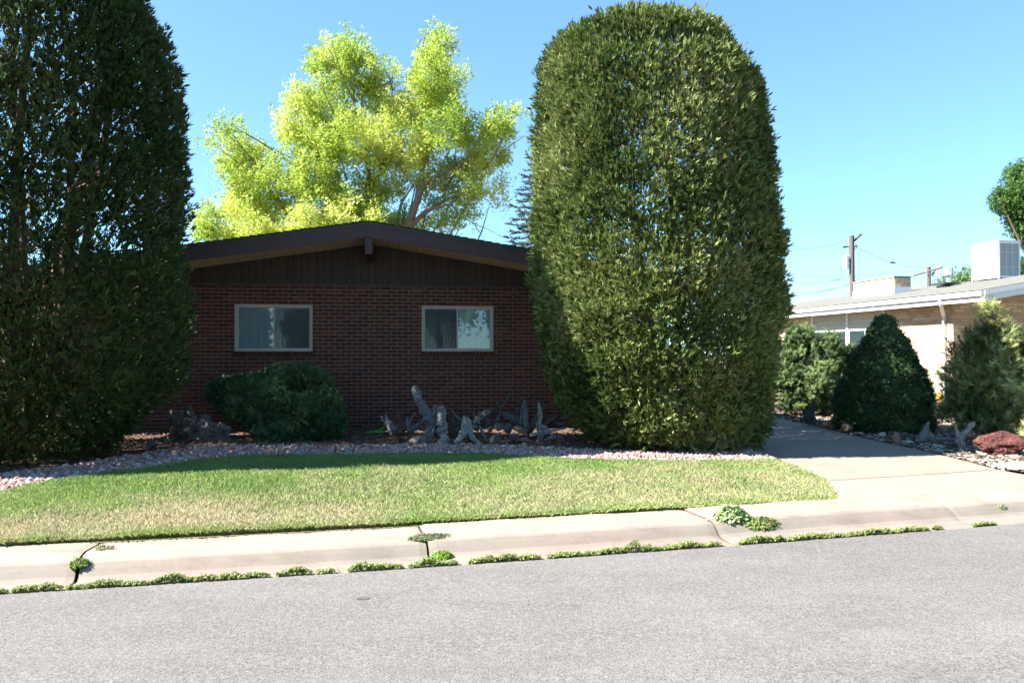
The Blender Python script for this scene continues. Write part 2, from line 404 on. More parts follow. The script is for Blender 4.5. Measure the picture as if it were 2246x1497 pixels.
# ------------------------------------------------------------------ lawn, gravel band, mulch beds
LB = [gnd(*p) for p in [(-420,1190), (-200,1130), (0,1089), (60,1072), (120,1062), (200,1051), (330,1032), (430,1018), (538,1006), (746,1004), (880,1001), (1050,1003), (1241,1013), (1354,1017), (1500,1019), (1620,1016), (1705,1013)]]
lbx = np.array([p[0] for p in LB]); lby = np.array([p[1] for p in LB])
GB = [gnd(*p) for p in [(-420,1120), (-200,1080), (0,1044), (120,1030), (230,1012), (330,996), (400,985), (540,981), (700,982), (960,979), (1150,983), (1300,989), (1420,996), (1550,994), (1640,990), (1700,993)]]
gbx = np.array([p[0] for p in GB]); gby = np.array([p[1] for p in GB])
def lawn_back(x): return np.interp(x, lbx, lby)
def gravel_back(x): return np.interp(x, gbx, gby)
byx = np.linspace(-16, 8, 400); byy = np.array([back_y(float(q)) for q in byx])
def kerb_back(x): return np.interp(x, byx, byy)
def in_lawn(x, y):
    corner = 3.52 - .55*np.clip(1 - np.abs(y-kerb_back(x))/.25, 0, 1)**2 - .9*np.clip((y-(9.9))/.6, 0, 1)**2*0
    rightedge = drive_l(y) - .03
    return (y > kerb_back(x)-.01) & (y < lawn_back(x)) & (x < rightedge)
def sheet_between(name, x0, x1, lo, hi, zf, material, nx=120, ny=14, skirt=.06, **t):
    X = np.linspace(x0, x1, nx); v = []
    for x in X:
        a, b = float(lo(x)), float(hi(x))
        for q in range(ny):
            y = a + (b-a)*q/(ny-1); v.append([x, y, zf(x, y)])
    i = (np.arange(nx-1)[:, None]*ny + np.arange(ny-1)[None]).ravel()
    m = MB().add(v, np.stack([i, i+ny, i+ny+1, i+1], -1))
    vv = np.array(v).reshape(nx, ny, 3)
    for e in (vv[:, 0], vv[-1], vv[::-1, -1]):
        lo_ = e.copy(); lo_[:, 2] -= skirt; n = len(e)
        m.add(np.vstack([e, lo_]), [[a, n+a, n+a+1, a+1] for a in range(n-1)])
    return m.build(name, material, smooth=False, **t)
def drive_cap(x, f):   # keeps beds off the driveway
    return f(x)
sheet_between('lawn_soil', -13.5, 3.5, lambda x: max(float(kerb_back(x))+.015, float(np.interp(x, [3.17,3.38,3.5], [7.9,8.4,8.9]))), lambda x: lawn_back(x), lambda x, y: float(hz(x, y))+.03, M['turf'], kind='structure')
sheet_between('gravel_bed', -13.5, 3.40, lambda x: lawn_back(x)+.004, lambda x: gravel_back(x), lambda x, y: float(hz(x, y))+.008, M['soil'], ny=8, skirt=.03, kind='structure')
sheet_between('mulch_bed', -16, 3.25, lambda x: gravel_back(x)+.004, lambda x: np.float64(14.9+.105*x), lambda x, y: float(hz(x, y))+.012+.02*float(vnoise(np.array([[x*2, y*2, 0]]))[0]), M['soil'], ny=20, skirt=.04, kind='structure')
def rb_lo(x): return 9.15 + max(0, 7.2-x)*.9 if x < 7.2 else 9.05 + .12*(x-7.2)
# right hand bed beyond the driveway: columns by y
v = []; ysr = np.linspace(9.25, 24, 70); NX = 16
for y in ysr:
    xl = float(drive_r(y)) + .02 + .9*max(0, 1-(y-9.25)/.9)**2
    for q in range(NX):
        x = xl + (12-xl)*(q/(NX-1))**1.2
        v.append([x, y, float(hz(x, y))+.01+.02*float(vnoise(np.array([[x*2, y*2, 0]]))[0])])
i = (np.arange(len(ysr)-1)[:, None]*NX + np.arange(NX-1)[None]).ravel()
MB().add(v, np.stack([i, i+1, i+NX+1, i+NX], -1)).build('planting_bed', M['soil'], smooth=True, kind='structure')

def ico(sub=1):
    t = (1+5**.5)/2
    v = np.array([[-1,t,0],[1,t,0],[-1,-t,0],[1,-t,0],[0,-1,t],[0,1,t],[0,-1,-t],[0,1,-t],[t,0,-1],[t,0,1],[-t,0,-1],[-t,0,1]], float)
    f = [[0,11,5],[0,5,1],[0,1,7],[0,7,10],[0,10,11],[1,5,9],[5,11,4],[11,10,2],[10,7,6],[7,1,8],[3,9,4],[3,4,2],[3,2,6],[3,6,8],[3,8,9],[4,9,5],[2,4,11],[6,2,10],[8,6,7],[9,8,1]]
    v = norm(v)
    for _ in range(sub):
        cache = {}; v = list(v); nf = []
        def mid(a, b):
            k = (min(a,b), max(a,b))
            if k not in cache: cache[k] = len(v); v.append(norm((v[a]+v[b])[None])[0])
            return cache[k]
        for a, b, c in f:
            ab, bc, ca = mid(a,b), mid(b,c), mid(c,a); nf += [[a,ab,ca],[b,bc,ab],[c,ca,bc],[ab,bc,ca]]
        f = nf; v = np.array(v)
    return v, np.array(f)
ICO0 = ico(0); ICO2 = ico(2); ICO3 = ico(3)

# gravel: about ten thousand pink and white crushed stones
def scatter_gravel():
    m = MB(); N = 15500
    x = RNG.uniform(-9.5, 3.45, N); y = RNG.uniform(6.5, 12.5, N)
    jitter = RNG.normal(0, .035, N)
    ok = (y > lawn_back(x)-.01) & (y < gravel_back(x)+.03+jitter) & (x < drive_l(y)+.02)
    # denser: resample inside the band
    xx = []; yy = []
    for _ in range(9):
        x = RNG.uniform(-9.5, 3.5, N); u = RNG.random(N)
        y = lawn_back(x) + (gravel_back(x)+.04-lawn_back(x))*u + RNG.normal(0, .012, N)
        keep = RNG.random(N) < (gravel_back(x)-lawn_back(x)) * .065
        keep &= (x < drive_l(y)+.03)
        xx.append(x[keep]); yy.append(y[keep])
    x = np.concatenate(xx); y = np.concatenate(yy); n = len(x)
    z = hz(x, y) + .012 + RNG.uniform(0, .022, n)
    sc = np.abs(RNG.normal(.0165, .006, (n, 1))) + .007
    s3 = sc * RNG.uniform(.65, 1.35, (n, 3)); 
    pal = np.array([[.40,.22,.19],[.50,.33,.29],[.56,.47,.43],[.34,.17,.15],[.60,.56,.53],[.44,.30,.27],[.27,.19,.18]])
    col = pal[RNG.choice(7, n, p=[.22,.22,.13,.14,.08,.14,.07])] * RNG.uniform(.55, .85, (n, 1))
    inst(m, ICO0[0]*(1+RNG.normal(0, .12, (12, 1))), ICO0[1], np.stack([x, y, z], -1), RNG.normal(0, 1, (n, 3)), s3, col)
    print('gravel', n)
    m.build('gravel', M['gravel'], kind='stuff', label='pink and white crushed gravel band between lawn and mulch', cat='gravel')
scatter_gravel()
CHIP = box_v(-.5, .5, -.5, .5, -.5, .5); CHIPT = np.array([[a,b,c] for q in BOXF for a,b,c in ((q[0],q[1],q[2]),(q[0],q[2],q[3]))])
def scatter_chips(name, n, fn, label, pal, size=(.045,.014,.006), cat='mulch'):
    m = MB(); P_ = fn(n); k = len(P_)
    d = RNG.normal(0, 1, (k, 3)); d[:, 2] *= .18
    s3 = np.stack([RNG.uniform(.6,1.4,k)*size[1], RNG.uniform(.6,1.4,k)*size[2], RNG.uniform(.5,1.5,k)*size[0]], -1)
    pal = np.array(pal); col = pal[RNG.integers(0, len(pal), k)]*RNG.uniform(.7, 1.2, (k, 1))
    roll = np.tile([0, 0, 1.0], (k, 1)) + RNG.normal(0, .25, (k, 3))
    inst(m, CHIP, CHIPT, P_, d, s3, col, roll=roll)
    m.build(name, M['mulch'], kind='stuff', label=label, cat=cat)
def mulch_pts(n):
    x = RNG.uniform(-8.5, 3.3, n*2); y = RNG.uniform(9.5, 14.9, n*2)
    ok = (y > gravel_back(x)-.02) & (y < 14.75+.105*x) & (x < drive_l(y)-.02)
    x, y = x[ok][:n], y[ok][:n]; return np.stack([x, y, hz(x, y)+RNG.uniform(.012, .04, len(x))], -1)
scatter_chips('bark_chips', 6500, mulch_pts, 'brown bark chips and needles strewn under the trees', [[.16,.095,.06],[.10,.06,.04],[.22,.14,.09],[.07,.045,.035],[.28,.19,.13]])
def bed_pts(n):
    y = 9.2 + (RNG.random(n*2)**1.7)*9; xl = drive_r(y) + .9*np.maximum(0, 1-(y-9.25)/.9)**2
    x = xl + RNG.random(n*2)*4.2
    ok = (x/y < .70); x, y = x[ok][:n], y[ok][:n]; return np.stack([x, y, hz(x, y)+RNG.uniform(.01, .035, len(x))], -1)
scatter_chips('stone_chips', 5200, bed_pts, 'grey and tan bark and slate chips in the bed right of the driveway', [[.24,.2,.16],[.16,.12,.09],[.33,.28,.23],[.10,.08,.065],[.42,.36,.3]], size=(.06,.025,.008), cat='chips')

# ------------------------------------------------------------------ grass blades
def grass():
    m = MB(); n = 290000
    x = RNG.uniform(-7.2, 3.6, n); u = RNG.random(n)
    y = kerb_back(x) + (lawn_back(x)-kerb_back(x))*u
    edge = RNG.random(n) < .10
    y = np.where(edge, kerb_back(x) - .004 + np.abs(RNG.normal(0, .025, n)), y)
    ok = in_lawn(x, y) & (x/y > -.70)
    wgt = np.clip((lawn_back(x)-kerb_back(x))/3.3, 0.25, 1); ok &= RNG.random(n) < wgt
    x, y = x[ok], y[ok]; n = len(x); print('blades', n)
    p2 = np.stack([x, y], -1)
    t = across(x, y) - .95
    dry = .30*vnoise(p2, 3, 1.1) + .30*vnoise(p2, 4, 2.7) + .15*vnoise(p2, 5, 7.0)
    dry += np.interp(t, [0, .12, .3, .8, 1.3, 2.0, 3.2], [-.15, .05, .24, .06, -.18, -.34, -.6])      # parched band near the kerb
    dry += .35*np.exp(-((x+4.4)/1.7)**2-((t-.55)/.4)**2) + .22*np.exp(-((x-1.2)/1.0)**2-((t-1.2)/.5)**2) - .25*np.exp(-((x+.9)/.22)**2-((t-.85)/.09)**2)
    dry -= .25*np.exp(-((x+3.6)/1.3)**2-((t-2.0)/.45)**2)
    d = np.clip(.46 + dry*1.05 + RNG.normal(0, .2, n), 0, 1)[:, None]
    g1 = np.array([.130,.222,.050]); g2 = np.array([.225,.300,.088]); st = np.array([.40,.35,.21])
    mixg = np.clip(.5+.5*vnoise(p2, 9, 2.0)+RNG.normal(0, .25, n), 0, 1)[:, None]
    col = (g1*(1-mixg) + g2*mixg)*(1-d) + st*d
    tuft = np.clip(vnoise(p2, 12, 3.0), 0, 1)
    h = RNG.uniform(.024, .050, n)*(1 + .35*tuft) * np.where(t > 2.2, 1.15, 1) * np.where(d[:, 0] > .8, .75, 1)
    h *= np.where(t < .06, .85, 1)
    z = hz(x, y) + .028; low = edge[ok] & (y < kerb_back(x)+.02); z = np.where(low, .112, z); h = np.where(low, h*1.45, h)
    lean = RNG.normal(0, .42, (n, 2))
    lean[:, 1] -= np.where(t < .05, .55, 0)
    a = RNG.uniform(0, np.pi, n); wdt = RNG.uniform(.003, .0055, n)
    ex = np.stack([np.cos(a)*wdt, np.sin(a)*wdt*.6, np.zeros(n)], -1)
    b0 = np.stack([x, y, z], -1)
    mid = b0 + np.stack([lean[:, 0]*h*.35, lean[:, 1]*h*.35, h*.6], -1)
    tip = b0 + np.stack([lean[:, 0]*h, lean[:, 1]*h, h], -1)
    v = np.stack([b0-ex, b0+ex, mid+ex*.6, tip], 1).reshape(-1, 3)
    o = (np.arange(n)*4)[:, None]
    f = np.concatenate([o+np.array([[0,1,2]]), o+np.array([[0,2,3]])])
    m.add(v, f, np.repeat(col, 4, 0))
    m.build('lawn_grass', M['grass'], kind='stuff', label='mown lawn grass, green at the back and straw coloured along the kerb', cat='grass')
grass()
# ------------------------------------------------------------------ brick house
TH = math.radians(8.0)
HO = (-2.591, 14.59, 0.0)
house = empty('brick_house', 'low brick house with a brown gable and two sliding windows behind the lawn', 'house', HO, TH)
# local frame: x along the facade, y into the house, z up. Facade plane y = 0
Z0, CH, NC = .238, .0682, 38
ZT = Z0 + CH*NC
XL, XR = -7.6, 5.4
WIN = [(-2.402, -1.040, Z0+CH*20.5, Z0+CH*33), (.932, 2.264, Z0+CH*20.5, Z0+CH*33)]
SILL0 = Z0+CH*19
def wall_pieces(m, x0, x1, z0, z1, y0, y1, holes, c=(1,1,1)):
    xs_ = sorted({x0, x1, *[h[0] for h in holes], *[h[1] for h in holes]})
    for a, b in zip(xs_[:-1], xs_[1:]):
        hh = [h for h in holes if h[0] <= a+1e-6 and h[1] >= b-1e-6]
        if not hh: add_box(m, a, b, y0, y1, z0, z1, c)
        else:
            add_box(m, a, b, y0, y1, z0, hh[0][2], c); add_box(m, a, b, y0, y1, hh[0][3], z1, c)
m = MB(); wall_pieces(m, XL+.012, XR-.012, Z0, ZT, .009, .11, WIN)
m.build('mortar_wall', M['mortar'], house)
m = MB(); add_box(m, XL+.02, XR-.02, .12, .3, .1, ZT); add_box(m, XL, XL+.25, .3, 9, .1, ZT); add_box(m, XR-.25, XR, .3, 9, .1, ZT); add_box(m, XL, XR, 9, 9.2, .1, ZT)
m.build('back_wall', mat('side_wall', (.15,.055,.045), .9, noise=[(9,4,(.1,.04,.035),.4,.7,.6)]), house)
m = MB(); add_box(m, XL, XR, -.012, .2, .05, Z0-.004)
m.build('foundation', M['mortar'], house)
BP = np.array([[.145,.046,.031],[.175,.056,.038],[.125,.040,.030],[.098,.036,.031],[.20,.072,.045],[.135,.042,.030],[.090,.034,.032]])*.62
bv, bq, btri = bev_box_v(.195, .09, .0585, .0025)
brick_meshes = []
for c in BP:
    mm = MB(); mm.add(bv, bq, c); mm.add(bv[btri.ravel()], np.arange(len(btri)*3).reshape(-1, 3), c); brick_meshes.append(mm.mesh('brick', M['brick']))
bricks = []
for r in range(NC):
    z = Z0 + CH*r + CH/2; off = (0 if r % 2 else .102) + random.uniform(-.004, .004)
    x = XL - .2 + off
    while x < XR:
        x0, x1 = x + .0048, x + .2 - .0002; x += .2045
        x1 = x0 + .195
        segs = [(max(x0, XL), min(x1, XR))]
        for h in WIN:
            zlo = SILL0 if True else h[2]
            if z > SILL0 and z < h[3]:
                ns = []
                for a, b in segs:
                    if b <= h[0]-.003 or a >= h[1]+.003: ns.append((a, b)); continue
                    if a < h[0]-.02: ns.append((a, h[0]-.005))
                    if b > h[1]+.02: ns.append((h[1]+.005, b))
                segs = ns
        for a, b in segs:
            if b-a > .02: bricks.append((a, b, z))
th = (math.cos(TH), math.sin(TH))
def wpx(lx, z):
    X = HO[0]+lx*th[0]; Y = HO[1]+lx*th[1]; return 1123+X/Y*FPX, HOR-(z-EYE)/Y*FPX, Y
def vis(lx, z):
    px, py, Y = wpx(lx, z)
    return 428 < px < 1150 and py > 630 and py < (935 if 760 < px < 840 else 845) and not (465 < px < 750 and py > 800)
cand = sorted([b for b in bricks if b[1]-b[0] > .19 and vis((b[0]+b[1])/2, b[2])], key=lambda b: wpx((b[0]+b[1])/2, b[2])[2])
chosen = set(cand[:296])
rest = MB()
for b in bricks:
    cx = (b[0]+b[1])/2; k = RNG.choice(7, p=[.22,.17,.19,.13,.05,.16,.08]); dy_ = .045 + random.uniform(-.0022, .0018)
    if b in chosen:
        o = link('brick', brick_meshes[k], house); o.location = (cx, dy_, b[2]); o.rotation_euler = (random.uniform(-.006,.006), 0, random.uniform(-.005,.005))
    else:
        v = bv.copy(); v[:, 0] *= (b[1]-b[0])/.195
        rest.add(v + np.array([cx, dy_, b[2]]), bq, BP[k])
tag(rest.build('bricks', M['brick'], house), kind='stuff')
# rowlock sills
rv, rq, rt_ = bev_box_v(.055, .15, .098, .003)
row_mesh = []
for c in BP[[2,3,6,0]]*.9:
    mm = MB(); mm.add(rv, rq, c); mm.add(rv[rt_.ravel()], np.arange(len(rt_)*3).reshape(-1, 3), c); row_mesh.append(mm.mesh('sill_brick', M['brick']))
for h in WIN:
    n = int(round((h[1]-h[0]+.03)/.0665)); step = (h[1]-h[0]+.02)/n
    for q in range(n):
        o = link('sill_brick', random.choice(row_mesh), house)
        o.location = (h[0]-.01+step*(q+.5), .055-.018+random.uniform(-.002, .002), SILL0+.052); o.rotation_euler = (-.10, 0, 0)
# windows: frame > sash, pane, curtain, screen
def window(h, screen_side, idx):
    x0, x1, z0, z1 = h; W_ = x1-x0; H_ = z1-z0; y = .035; fr = .034
    m = MB()
    for (a, b, c, d) in ((0, W_, 0, fr), (0, W_, H_-fr, H_)): add_box(m, a, b, 0, .07, c, d)
    for (a, b) in ((0, fr), (W_-fr, W_)): add_box(m, a, b, .001, .069, fr, H_-fr)
    add_box(m, -.004, W_+.004, -.02, .012, -.012, .0)
    wf = m.build('window', M['vinyl'], house); wf.location = (x0, y, z0)
    mid = W_*.497
    sides = ((fr, mid+.014, .018 if screen_side == 'R' else .034), (mid-.014, W_-fr, .034 if screen_side == 'R' else .018))
    for s_, (a, b, yy) in enumerate(sides):
        m = MB(); q = .028
        add_box(m, a, b, yy, yy+.02, fr, fr+q); add_box(m, a, b, yy, yy+.02, H_-fr-q, H_-fr)
        add_box(m, a, a+q, yy+.001, yy+.019, fr+q, H_-fr-q); add_box(m, b-q, b, yy+.001, yy+.019, fr+q, H_-fr-q)
        m.build('sash', M['vinyl'], wf)
        m = MB(); add_box(m, a+q-.002, b-q+.002, yy+.008, yy+.012, fr+q-.002, H_-fr-q+.002)
        m.build('pane', M['glass'], wf)
        is_scr = (s_ == 1 and screen_side == 'R') or (s_ == 0 and screen_side == 'L')
        if is_scr:
            m = MB()
            for k in range(2):
                add_box(m, (a+q) if k == 0 else (b-q-.004), (a+q+.004) if k == 0 else (b-q), yy+.001, yy+.006, H_*.2, H_*.2+.03)
                add_box(m, (a+q) if k == 0 else (b-q-.004), (a+q+.004) if k == 0 else (b-q), yy+.001, yy+.006, H_*.82, H_*.82+.03)
            m.build('latch', M['darkmetal'], wf)
        # insect screen weave as fine bars behind
        if is_scr:
            m = MB(); n = 150
            for k in range(n):
                xx_ = a+q + (b-a-2*q)*k/n; add_box(m, xx_, xx_+.0016, yy-.004, yy-.003, fr+q, H_-fr-q)
            n = 150
            for k in range(n):
                zz_ = fr+q + (H_-2*fr-2*q)*k/n; add_box(m, a+q, b-q, yy-.0055, yy-.0045, zz_, zz_+.0016)
            m.build('insect_screen', M['screen'], wf, kind='stuff')
    # curtain with folds
    n = 160; X = np.linspace(.02, W_-.02, n); rg = np.random.default_rng(idx)
    yy = .061 + .0045*np.sin(X*62 + 2.5*np.sin(X*9+idx)) + .0018*np.sin(X*170+idx)
    v = []; 
    for zz in (.02, H_*.5, H_-.02):
        v += [[a, b, zz] for a, b in zip(X, yy)]
    f = [[r*n+a, r*n+a+1, (r+1)*n+a+1, (r+1)*n+a] for r in range(2) for a in range(n-1)]
    MB().add(v, f).build('curtain', M['curtain'], wf, smooth=True)
window(WIN[0], 'R', 1); window(WIN[1], 'L', 2)
# gable siding
RZ, PIT, OV = 3.857, .157, 1.0       # ridge height of roof underside top, pitch, gable overhang
def roof_z(lx): return RZ - PIT*abs(lx)
nb = 98; bw = (XR-XL)/nb; x = XL
for q in range(nb):
    a = XL + bw*q; b = a+bw-.006; zt1 = roof_z(a)-.235; zt2 = roof_z(b)-.235
    v = np.array([[a,.0,ZT+.004],[b,.0,ZT+.004],[b,.06,ZT+.004],[a,.06,ZT+.004],[a,.0,zt1],[b,.0,zt2],[b,.06,zt2],[a,.06,zt1]])
    if zt1 < ZT+.01 or zt2 < ZT+.01: continue
    k = random.uniform(.85, 1.1); v[:4, 1] += random.uniform(-.002, .002)
    MB().add(v, BOXF, (.052*k,.034*k,.028*k)).build('siding_board', M['siding'], house)
v = [[XL,.03,ZT-.01],[XR,.03,ZT-.01],[XR,.03,roof_z(XR)-.2],[0,.03,RZ-.2],[XL,.03,roof_z(XL)-.2]]
MB().add(v, [[0,1,2,3,4]], (.03,.02,.018)).build('siding_backing', M['siding'], house)
m = MB(); add_box(m, XL, XR, -.012, -.001, ZT+.001, ZT+.03); m.build('trim_strip', M['brownpaint'], house)
# soffit planks (run front to back), fascia boards, ridge beam, roof
EV = .75
pw = .105; k = 0
for side in (-1, 1):
    x = 0.0; end = (XR+EV) if side > 0 else (-XL+EV)
    while x < end:
        a, b = x+.0025, min(x+pw, end)-.0025; x += pw
        za, zb = RZ-.255-PIT*a, RZ-.255-PIT*b
        y1 = -.001 if a < end-EV-.02 else 9.3
        v = np.array([[side*a,-OV+.03,za],[side*b,-OV+.03,zb],[side*b,y1,zb],[side*a,y1,za],[side*a,-OV+.03,za+.016],[side*b,-OV+.03,zb+.016],[side*b,y1,zb+.016],[side*a,y1,za+.016]])
        MB().add(v, BOXF).build('soffit_plank', M['soffit'], house)
for side in (-1, 1):
    e = (XR+EV) if side > 0 else (-XL+EV)
    for (y0, y1, ht, top) in ((-OV, -OV+.03, .262, 0),):
        v = np.array([[0,y0,RZ-ht],[side*e,y0,RZ-ht-PIT*e],[side*e,y1,RZ-ht-PIT*e],[0,y1,RZ-ht],[0,y0,RZ-.012],[side*e,y0,RZ-.012-PIT*e],[side*e,y1,RZ-.012-PIT*e],[0,y1,RZ-.012]])
        MB().add(v, BOXF).build('fascia', M['brownpaint'], house)
    # eave fascia
    m = MB(); add_box(m, side*e-.015, side*e+.015, -OV+.03, 9.3, roof_z(e)-.2, roof_z(e)-.012); m.build('eave_fascia', M['brownpaint'], house)
    # drip strip
    v = np.array([[0,-OV-.012,RZ-.045],[side*(e+.02),-OV-.012,RZ-.045-PIT*e],[side*(e+.02),-OV-.0015,RZ-.045-PIT*e],[0,-OV-.0015,RZ-.045],[0,-OV-.012,RZ-.010],[side*(e+.02),-OV-.012,RZ-.010-PIT*e],[side*(e+.02),-OV-.0015,RZ-.010-PIT*e],[0,-OV-.0015,RZ-.010]])
    MB().add(v, BOXF).build('drip_edge', M['darkmetal'], house)
m = MB()
bm_ = np.array([[-.062,-OV+.032,RZ-.55],[.062,-OV+.032,RZ-.55],[.062,-.002,RZ-.60],[-.062,-.002,RZ-.60],[-.062,-OV+.032,RZ-.16],[.062,-OV+.032,RZ-.16],[.062,-.002,RZ-.16],[-.062,-.002,RZ-.16]])
m.add(bm_, BOXF); m.build('ridge_beam', M['brownpaint'], house)
rf = MB()
for side in (-1, 1):
    e = ((XR+EV) if side > 0 else (-XL+EV)) + .03
    v = np.array([[0,-OV-.02,RZ-.008],[side*e,-OV-.02,RZ-.008-PIT*e],[side*e,9.35,RZ-.008-PIT*e],[0,9.35,RZ-.008],[0,-OV-.02,RZ+.006],[side*e,-OV-.02,RZ+.006-PIT*e],[side*e,9.35,RZ+.006-PIT*e],[0,9.35,RZ+.006]])
    rf.add(v, BOXF)
    n = int(e/.14)
    for q in range(n):                 # shingle courses, each a lapped row stepping down the slope
        a = .14*q; b = a+.16
        jit = random.uniform(-.012, .0)
        za, zb = RZ+.010-PIT*a, RZ+.022-PIT*b
        v = np.array([[side*a,-OV-.03+jit,za],[side*b,-OV-.03+jit,zb],[side*b,9.35,zb],[side*a,9.35,za],[side*a,-OV-.03+jit,za+.002],[side*b,-OV-.03+jit,zb+.008],[side*b,9.35,zb+.008],[side*a,9.35,za+.002]])
        rf.add(v, BOXF)
rf.build('roof', M['shingle'], house)

# ------------------------------------------------------------------ neighbouring house
NO = (12.08, 21.8, 0); NT = math.radians(10)
nh = empty('tan_brick_house', 'tan brick house with white gutters and a brick chimney beyond the driveway', 'house', NO, NT)
# local: x along its front (to the right), y back, corner of walls at the origin
NZ0, NZT, NL, NW = .22, 3.02, 14.0, 9.0
GWs = [(3.0, 4.91), (4.91, 7.04)]
m = MB(); 
# side wall (x = 0) with an opening for the window bay, front wall
add_box(m, .012, .2, .012, 3.0, NZ0-.1, NZT); add_box(m, .012, .2, 7.04, NL, NZ0-.1, NZT); add_box(m, .012, .2, 3.0, 7.04, NZ0-.1, 1.25)
m.build('side_wall', M['tanmortar'], nh)
NPIT = .17
m = MB(); v = [[.2,.012,NZ0-.1],[NW,.012,NZ0-.1],[NW,.012,NZT+.1],[NW/2,.012,NZT+NPIT*NW/2],[.2,.012,NZT]]
m.add(v, [[0,1,2,3,4]]); add_box(m, .2, NW, NL-.2, NL, NZ0-.1, NZT); add_box(m, NW-.2, NW, .2, NL-.2, NZ0-.1, NZT); m.build('front_wall', M['tanmortar'], nh)
TP = np.array([[.40,.29,.20],[.44,.325,.225],[.36,.26,.18],[.47,.36,.26],[.34,.24,.16]])*1.22
tbv, tbq, tbt = bev_box_v(.292, .06, .078, .002)
tmesh = []
for c in TP:
    mm = MB(); mm.add(tbv, tbq, c); tmesh.append(mm.mesh('brick', M['tanbrick']))
nc = int((NZT-NZ0)/.09); bl = []
for r in range(nc+16):
    z = NZ0 + .09*r + .045; off = (r % 2)*.15
    y = -.15+off
    while y < NL and r < nc:
        a, b = max(y, .0), min(y+.292, NL); y += .3
        if b-a < .03: continue
        if z > 1.25 and b > 3.0 and a < 7.04:
            if a < 2.9: b = 3.0
            elif b > 7.15: a = 7.04
            else: continue
        if b-a < .03: continue
        bl.append(('s', a, b, z))
    x = .066 - off
    while x < 5:
        a, b = max(x, .066), x+.292; x += .3
        if b-a < .03: continue
        if z < NZT + NPIT*a - .03: bl.append(('f', a, b, z))
bl.sort(key=lambda q: q[1])
rest = MB(); cnt = 0
for (w_, a, b, z) in bl:
    k = random.randrange(5)
    full = b-a > .28
    if full and cnt < 290 and z > 1.2:
        o = link('brick', tmesh[k], nh); cnt += 1
        if w_ == 's': o.location = (.03, (a+b)/2, z); o.rotation_euler = (0, 0, math.pi/2)
        else: o.location = ((a+b)/2, .03, z)
    else:
        v = tbv.copy(); v[:, 0] *= (b-a)/.292
        if w_ == 's': v = v[:, [1, 0, 2]] * np.array([-1, 1, 1]); v += np.array([.03, (a+b)/2, z])
        else: v += np.array([(a+b)/2, .03, z])
        rest.add(v, tbq, TP[k])
tag(rest.build('bricks', M['tanbrick'], nh), kind='stuff')
# roof: left slope rises to the right
NE = .52; NG = 1.75      # eave and gable overhang
def nroof(x): return 3.16 + NPIT*(x+NE)
rx = NW/2
m = MB()
v = np.array([[-NE,-NG,nroof(-NE)],[rx,-NG,nroof(rx)],[rx,NL+.4,nroof(rx)],[-NE,NL+.4,nroof(-NE)]]); up = v.copy(); up[:, 2] += .05
m.add(np.vstack([v, up]), BOXF)
v2 = v.copy(); v2[:, 0] = 2*rx - v2[:, 0]; up2 = v2.copy(); up2[:, 2] += .05; m.add(np.vstack([v2, up2]), BOXF)
q = 0
while -NE + .14*q < rx:
    a = -NE-.02+.14*q; b = a+.155; q += 1; za = nroof(a)+.053; zb = nroof(b)+.048
    v = np.array([[a,-NG-.02,za],[b,-NG-.02,zb],[b,NL+.4,zb],[a,NL+.4,za],[a,-NG-.02,za+.01],[b,-NG-.02,zb+.002],[b,NL+.4,zb+.002],[a,NL+.4,za+.01]])
    m.add(v, BOXF)
m.build('roof', M['gshingle'], nh)
# soffits
m = MB(); add_box(m, -NE+.02, .0, -NG+.03, NL, nroof(-NE)-.13, nroof(-NE)-.11)
v = np.array([[.0,-NG+.03,nroof(0)-.21],[rx,-NG+.03,nroof(rx)-.21],[rx,.0,nroof(rx)-.21],[.0,.0,nroof(0)-.21]]); up = v.copy(); up[:, 2] += .015
m.add(np.vstack([v, up]), BOXF)
m.build('soffit', mat('cream_soffit', (.44,.42,.35), .8, noise=[(5,4,(.38,.36,.3),.4,.7,.5)]), nh)
# rake fascia in two stepped boards, eave fascia
def rake(name, y0, y1, zlo, zhi):
    v = np.array([[-NE,y0,nroof(-NE)-zlo],[rx,y0,nroof(rx)-zlo],[rx,y1,nroof(rx)-zlo],[-NE,y1,nroof(-NE)-zlo],[-NE,y0,nroof(-NE)-zhi],[rx,y0,nroof(rx)-zhi],[rx,y1,nroof(rx)-zhi],[-NE,y1,nroof(-NE)-zhi]])
    MB().add(v, BOXF).build(name, M['white'], nh)
rake('fascia', -NG-.005, -NG+.03, .24, .0); rake('rake_trim', -NG-.025, -NG-.006, .08, -.045)
m = MB(); add_box(m, -NE-.02, -NE+.02, -NG+.031, NL+.3, nroof(-NE)-.24, nroof(-NE)-.01); m.build('eave_fascia', M['white'], nh)
# gutter: K profile
prof = [(-.02, .02), (-.10, .02), (-.125, .005), (-.125, -.02), (-.10, -.06), (-.095, -.09), (-.02, -.09)]
v = []
for y in (-NG-.01, NL+.3):
    v += [[-NE+a, y, nroof(-NE)+b-.01] for a, b in prof]
n = len(prof); MB().add(v, [[a, a+1, n+a+1, n+a] for a in range(n-1)] + [[n-1, 0, n, 2*n-1]]).add(v[:n], [list(range(n))]).add(v[n:], [list(range(n))[::-1]]).build('gutter', M['white'], nh)
